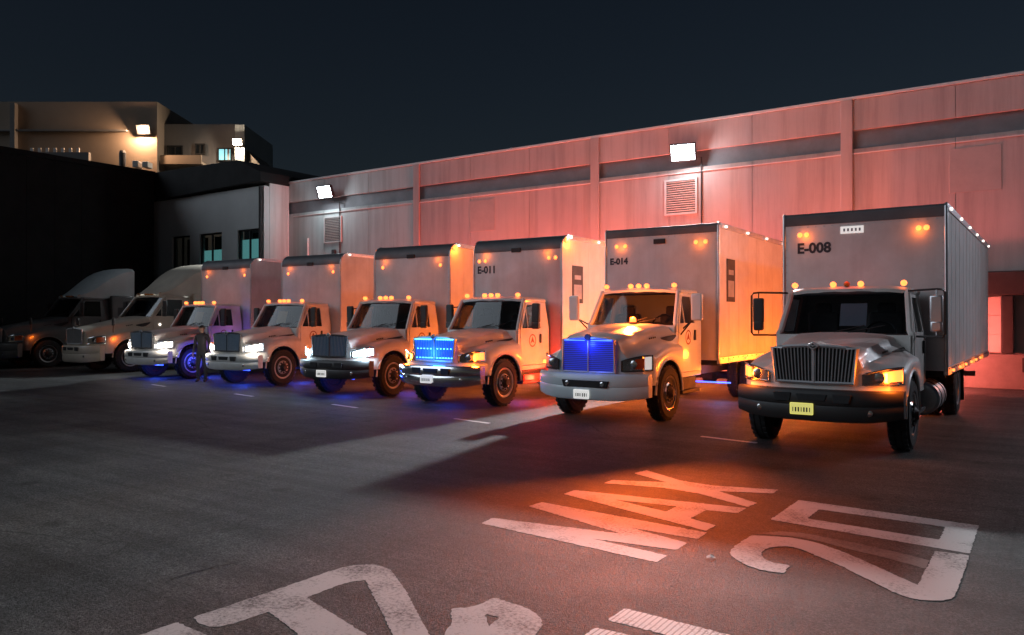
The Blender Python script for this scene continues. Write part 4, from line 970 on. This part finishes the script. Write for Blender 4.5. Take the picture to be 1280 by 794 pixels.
# ------------------------------------------------------------------ person
def person(x, y, rz):
    root = thing('person', 'person in dark clothing standing between the two left box trucks, facing the camera', 'person', (x, y, 0), rz)
    V = [((0, 0, .95), .145, .11), ((0, -.005, 1.12), .13, .10), ((0, 0, 1.30), .165, .115), ((0, .01, 1.43), .125, .085), ((0, .005, 1.50), .055, .055), ((0, -.005, 1.57), .06, .065), ((0, -.012, 1.66), .078, .092), ((0, -.008, 1.735), .06, .07)]
    E = [(i, i+1) for i in range(len(V)-1)]
    def chain(start, pts):
        p = start
        for c, a, b_ in pts: V.append((c, a, b_)); E.append((p, len(V)-1)); p = len(V)-1
        return p
    for s in (-1, 1):
        chain(0, [((s*.10, 0, .86), .09, .095), ((s*.12, -.02, .50), .062, .065), ((s*.125, .02, .12), .045, .05), ((s*.13, .0, .045), .045, .05), ((s*.14, -.13, .035), .042, .034)])
        w = chain(3, [((s*.19, .01, 1.41), .062, .062), ((s*.245, .02, 1.15), .045, .045), ((s*.25, -.06, .93), .032, .034), ((s*.252, -.085, .86), .026, .036)])
        for k, (dx, ln) in enumerate(((-.022, .062), (-.008, .075), (.008, .07), (.022, .055))):
            chain(w, [((s*.252, -.085+dx*1.1-.004, .845-.02), .010, .010), ((s*.248, -.085+dx*1.2-.012, .845-.02-ln*.6), .009, .009), ((s*.240, -.085+dx*1.2-.022, .845-.02-ln), .008, .008)])
        chain(w, [((s*.236, -.112, .855), .011, .011), ((s*.225, -.13, .815), .009, .009)])
    me = bpy.data.meshes.new('body'); me.from_pydata([v[0] for v in V], E, [])
    o = bpy.data.objects.new('body', me); COL.objects.link(o)
    sk = o.modifiers.new('s', 'SKIN'); sk.use_smooth_shade = True
    if not me.skin_vertices: me.skin_vertices.new() if hasattr(me.skin_vertices, 'new') else None
    for i, v in enumerate(V):
        sv = me.skin_vertices[0].data[i]; sv.radius = (v[1], v[2]); sv.use_root = (i == 0)
    sb = o.modifiers.new('d', 'SUBSURF'); sb.levels = 2; sb.render_levels = 2
    dg = bpy.context.evaluated_depsgraph_get()
    m2 = bpy.data.meshes.new_from_object(o.evaluated_get(dg))
    bpy.data.objects.remove(o)
    cloth = mat('dark_jacket', (.035, .032, .04), .85, 0, .3, 12, bump=.2); tr = mat('dark_trousers', (.03, .032, .045), .85, 0, .3, 12); skin = mat('skin', (.30, .17, .12), .55, 0, .15, 20); shoe = mat('shoe', (.02, .02, .02), .5, 0, .2, 9)
    m2.materials.clear()
    for m in (cloth, tr, skin, shoe): m2.materials.append(m)
    for p in m2.polygons:
        z = p.center.z; p.use_smooth = True
        p.material_index = 3 if z < .10 else 1 if (z < .93 and abs(p.center.x) < .215) else 2 if (z > 1.505 or (z < .90 and abs(p.center.x) > .215)) else 0
    b_ = bpy.data.objects.new('body', m2); COL.objects.link(b_); b_.parent = root
    def hair(b):
        rows = []
        for i in range(6):
            t = R(90*i/5); rows.append([(math.cos(a)*.088*math.sin(t), .004+math.sin(a)*.103*math.sin(t), 1.672+.086*math.cos(t)-(.03 if math.sin(a) > 0 else 0)*math.sin(t)) for a in [2*math.pi*k/16 for k in range(17)]])
        b.grid(rows); bmesh.ops.recalc_face_normals(b.bm, faces=b.bm.faces)
    part('hair', hair, mat('dark_hair', (.02, .016, .014), .7, 0, .3, 30), root)
    def face(b):
        b.prism([(-.012, 1.618), (.012, 1.618), (.006, 1.66), (-.006, 1.66)], 'y', -.122, -.095, 0)
        for s in (-1, 1): b.box((s*.031, -.098, 1.667), (.024, .012, .010), 1); b.box((s*.082, 0, 1.645), (.016, .03, .055), 0, .006)
        b.box((0, -.093, 1.592), (.045, .012, .010), 2)
    part('face', face, [skin, SEALM, mat('lips', (.25, .09, .08), .5, 0, .1, 20)], root)
    return root
person(-20.0, 13.45, R(25)).scale = (.93, .93, .93)
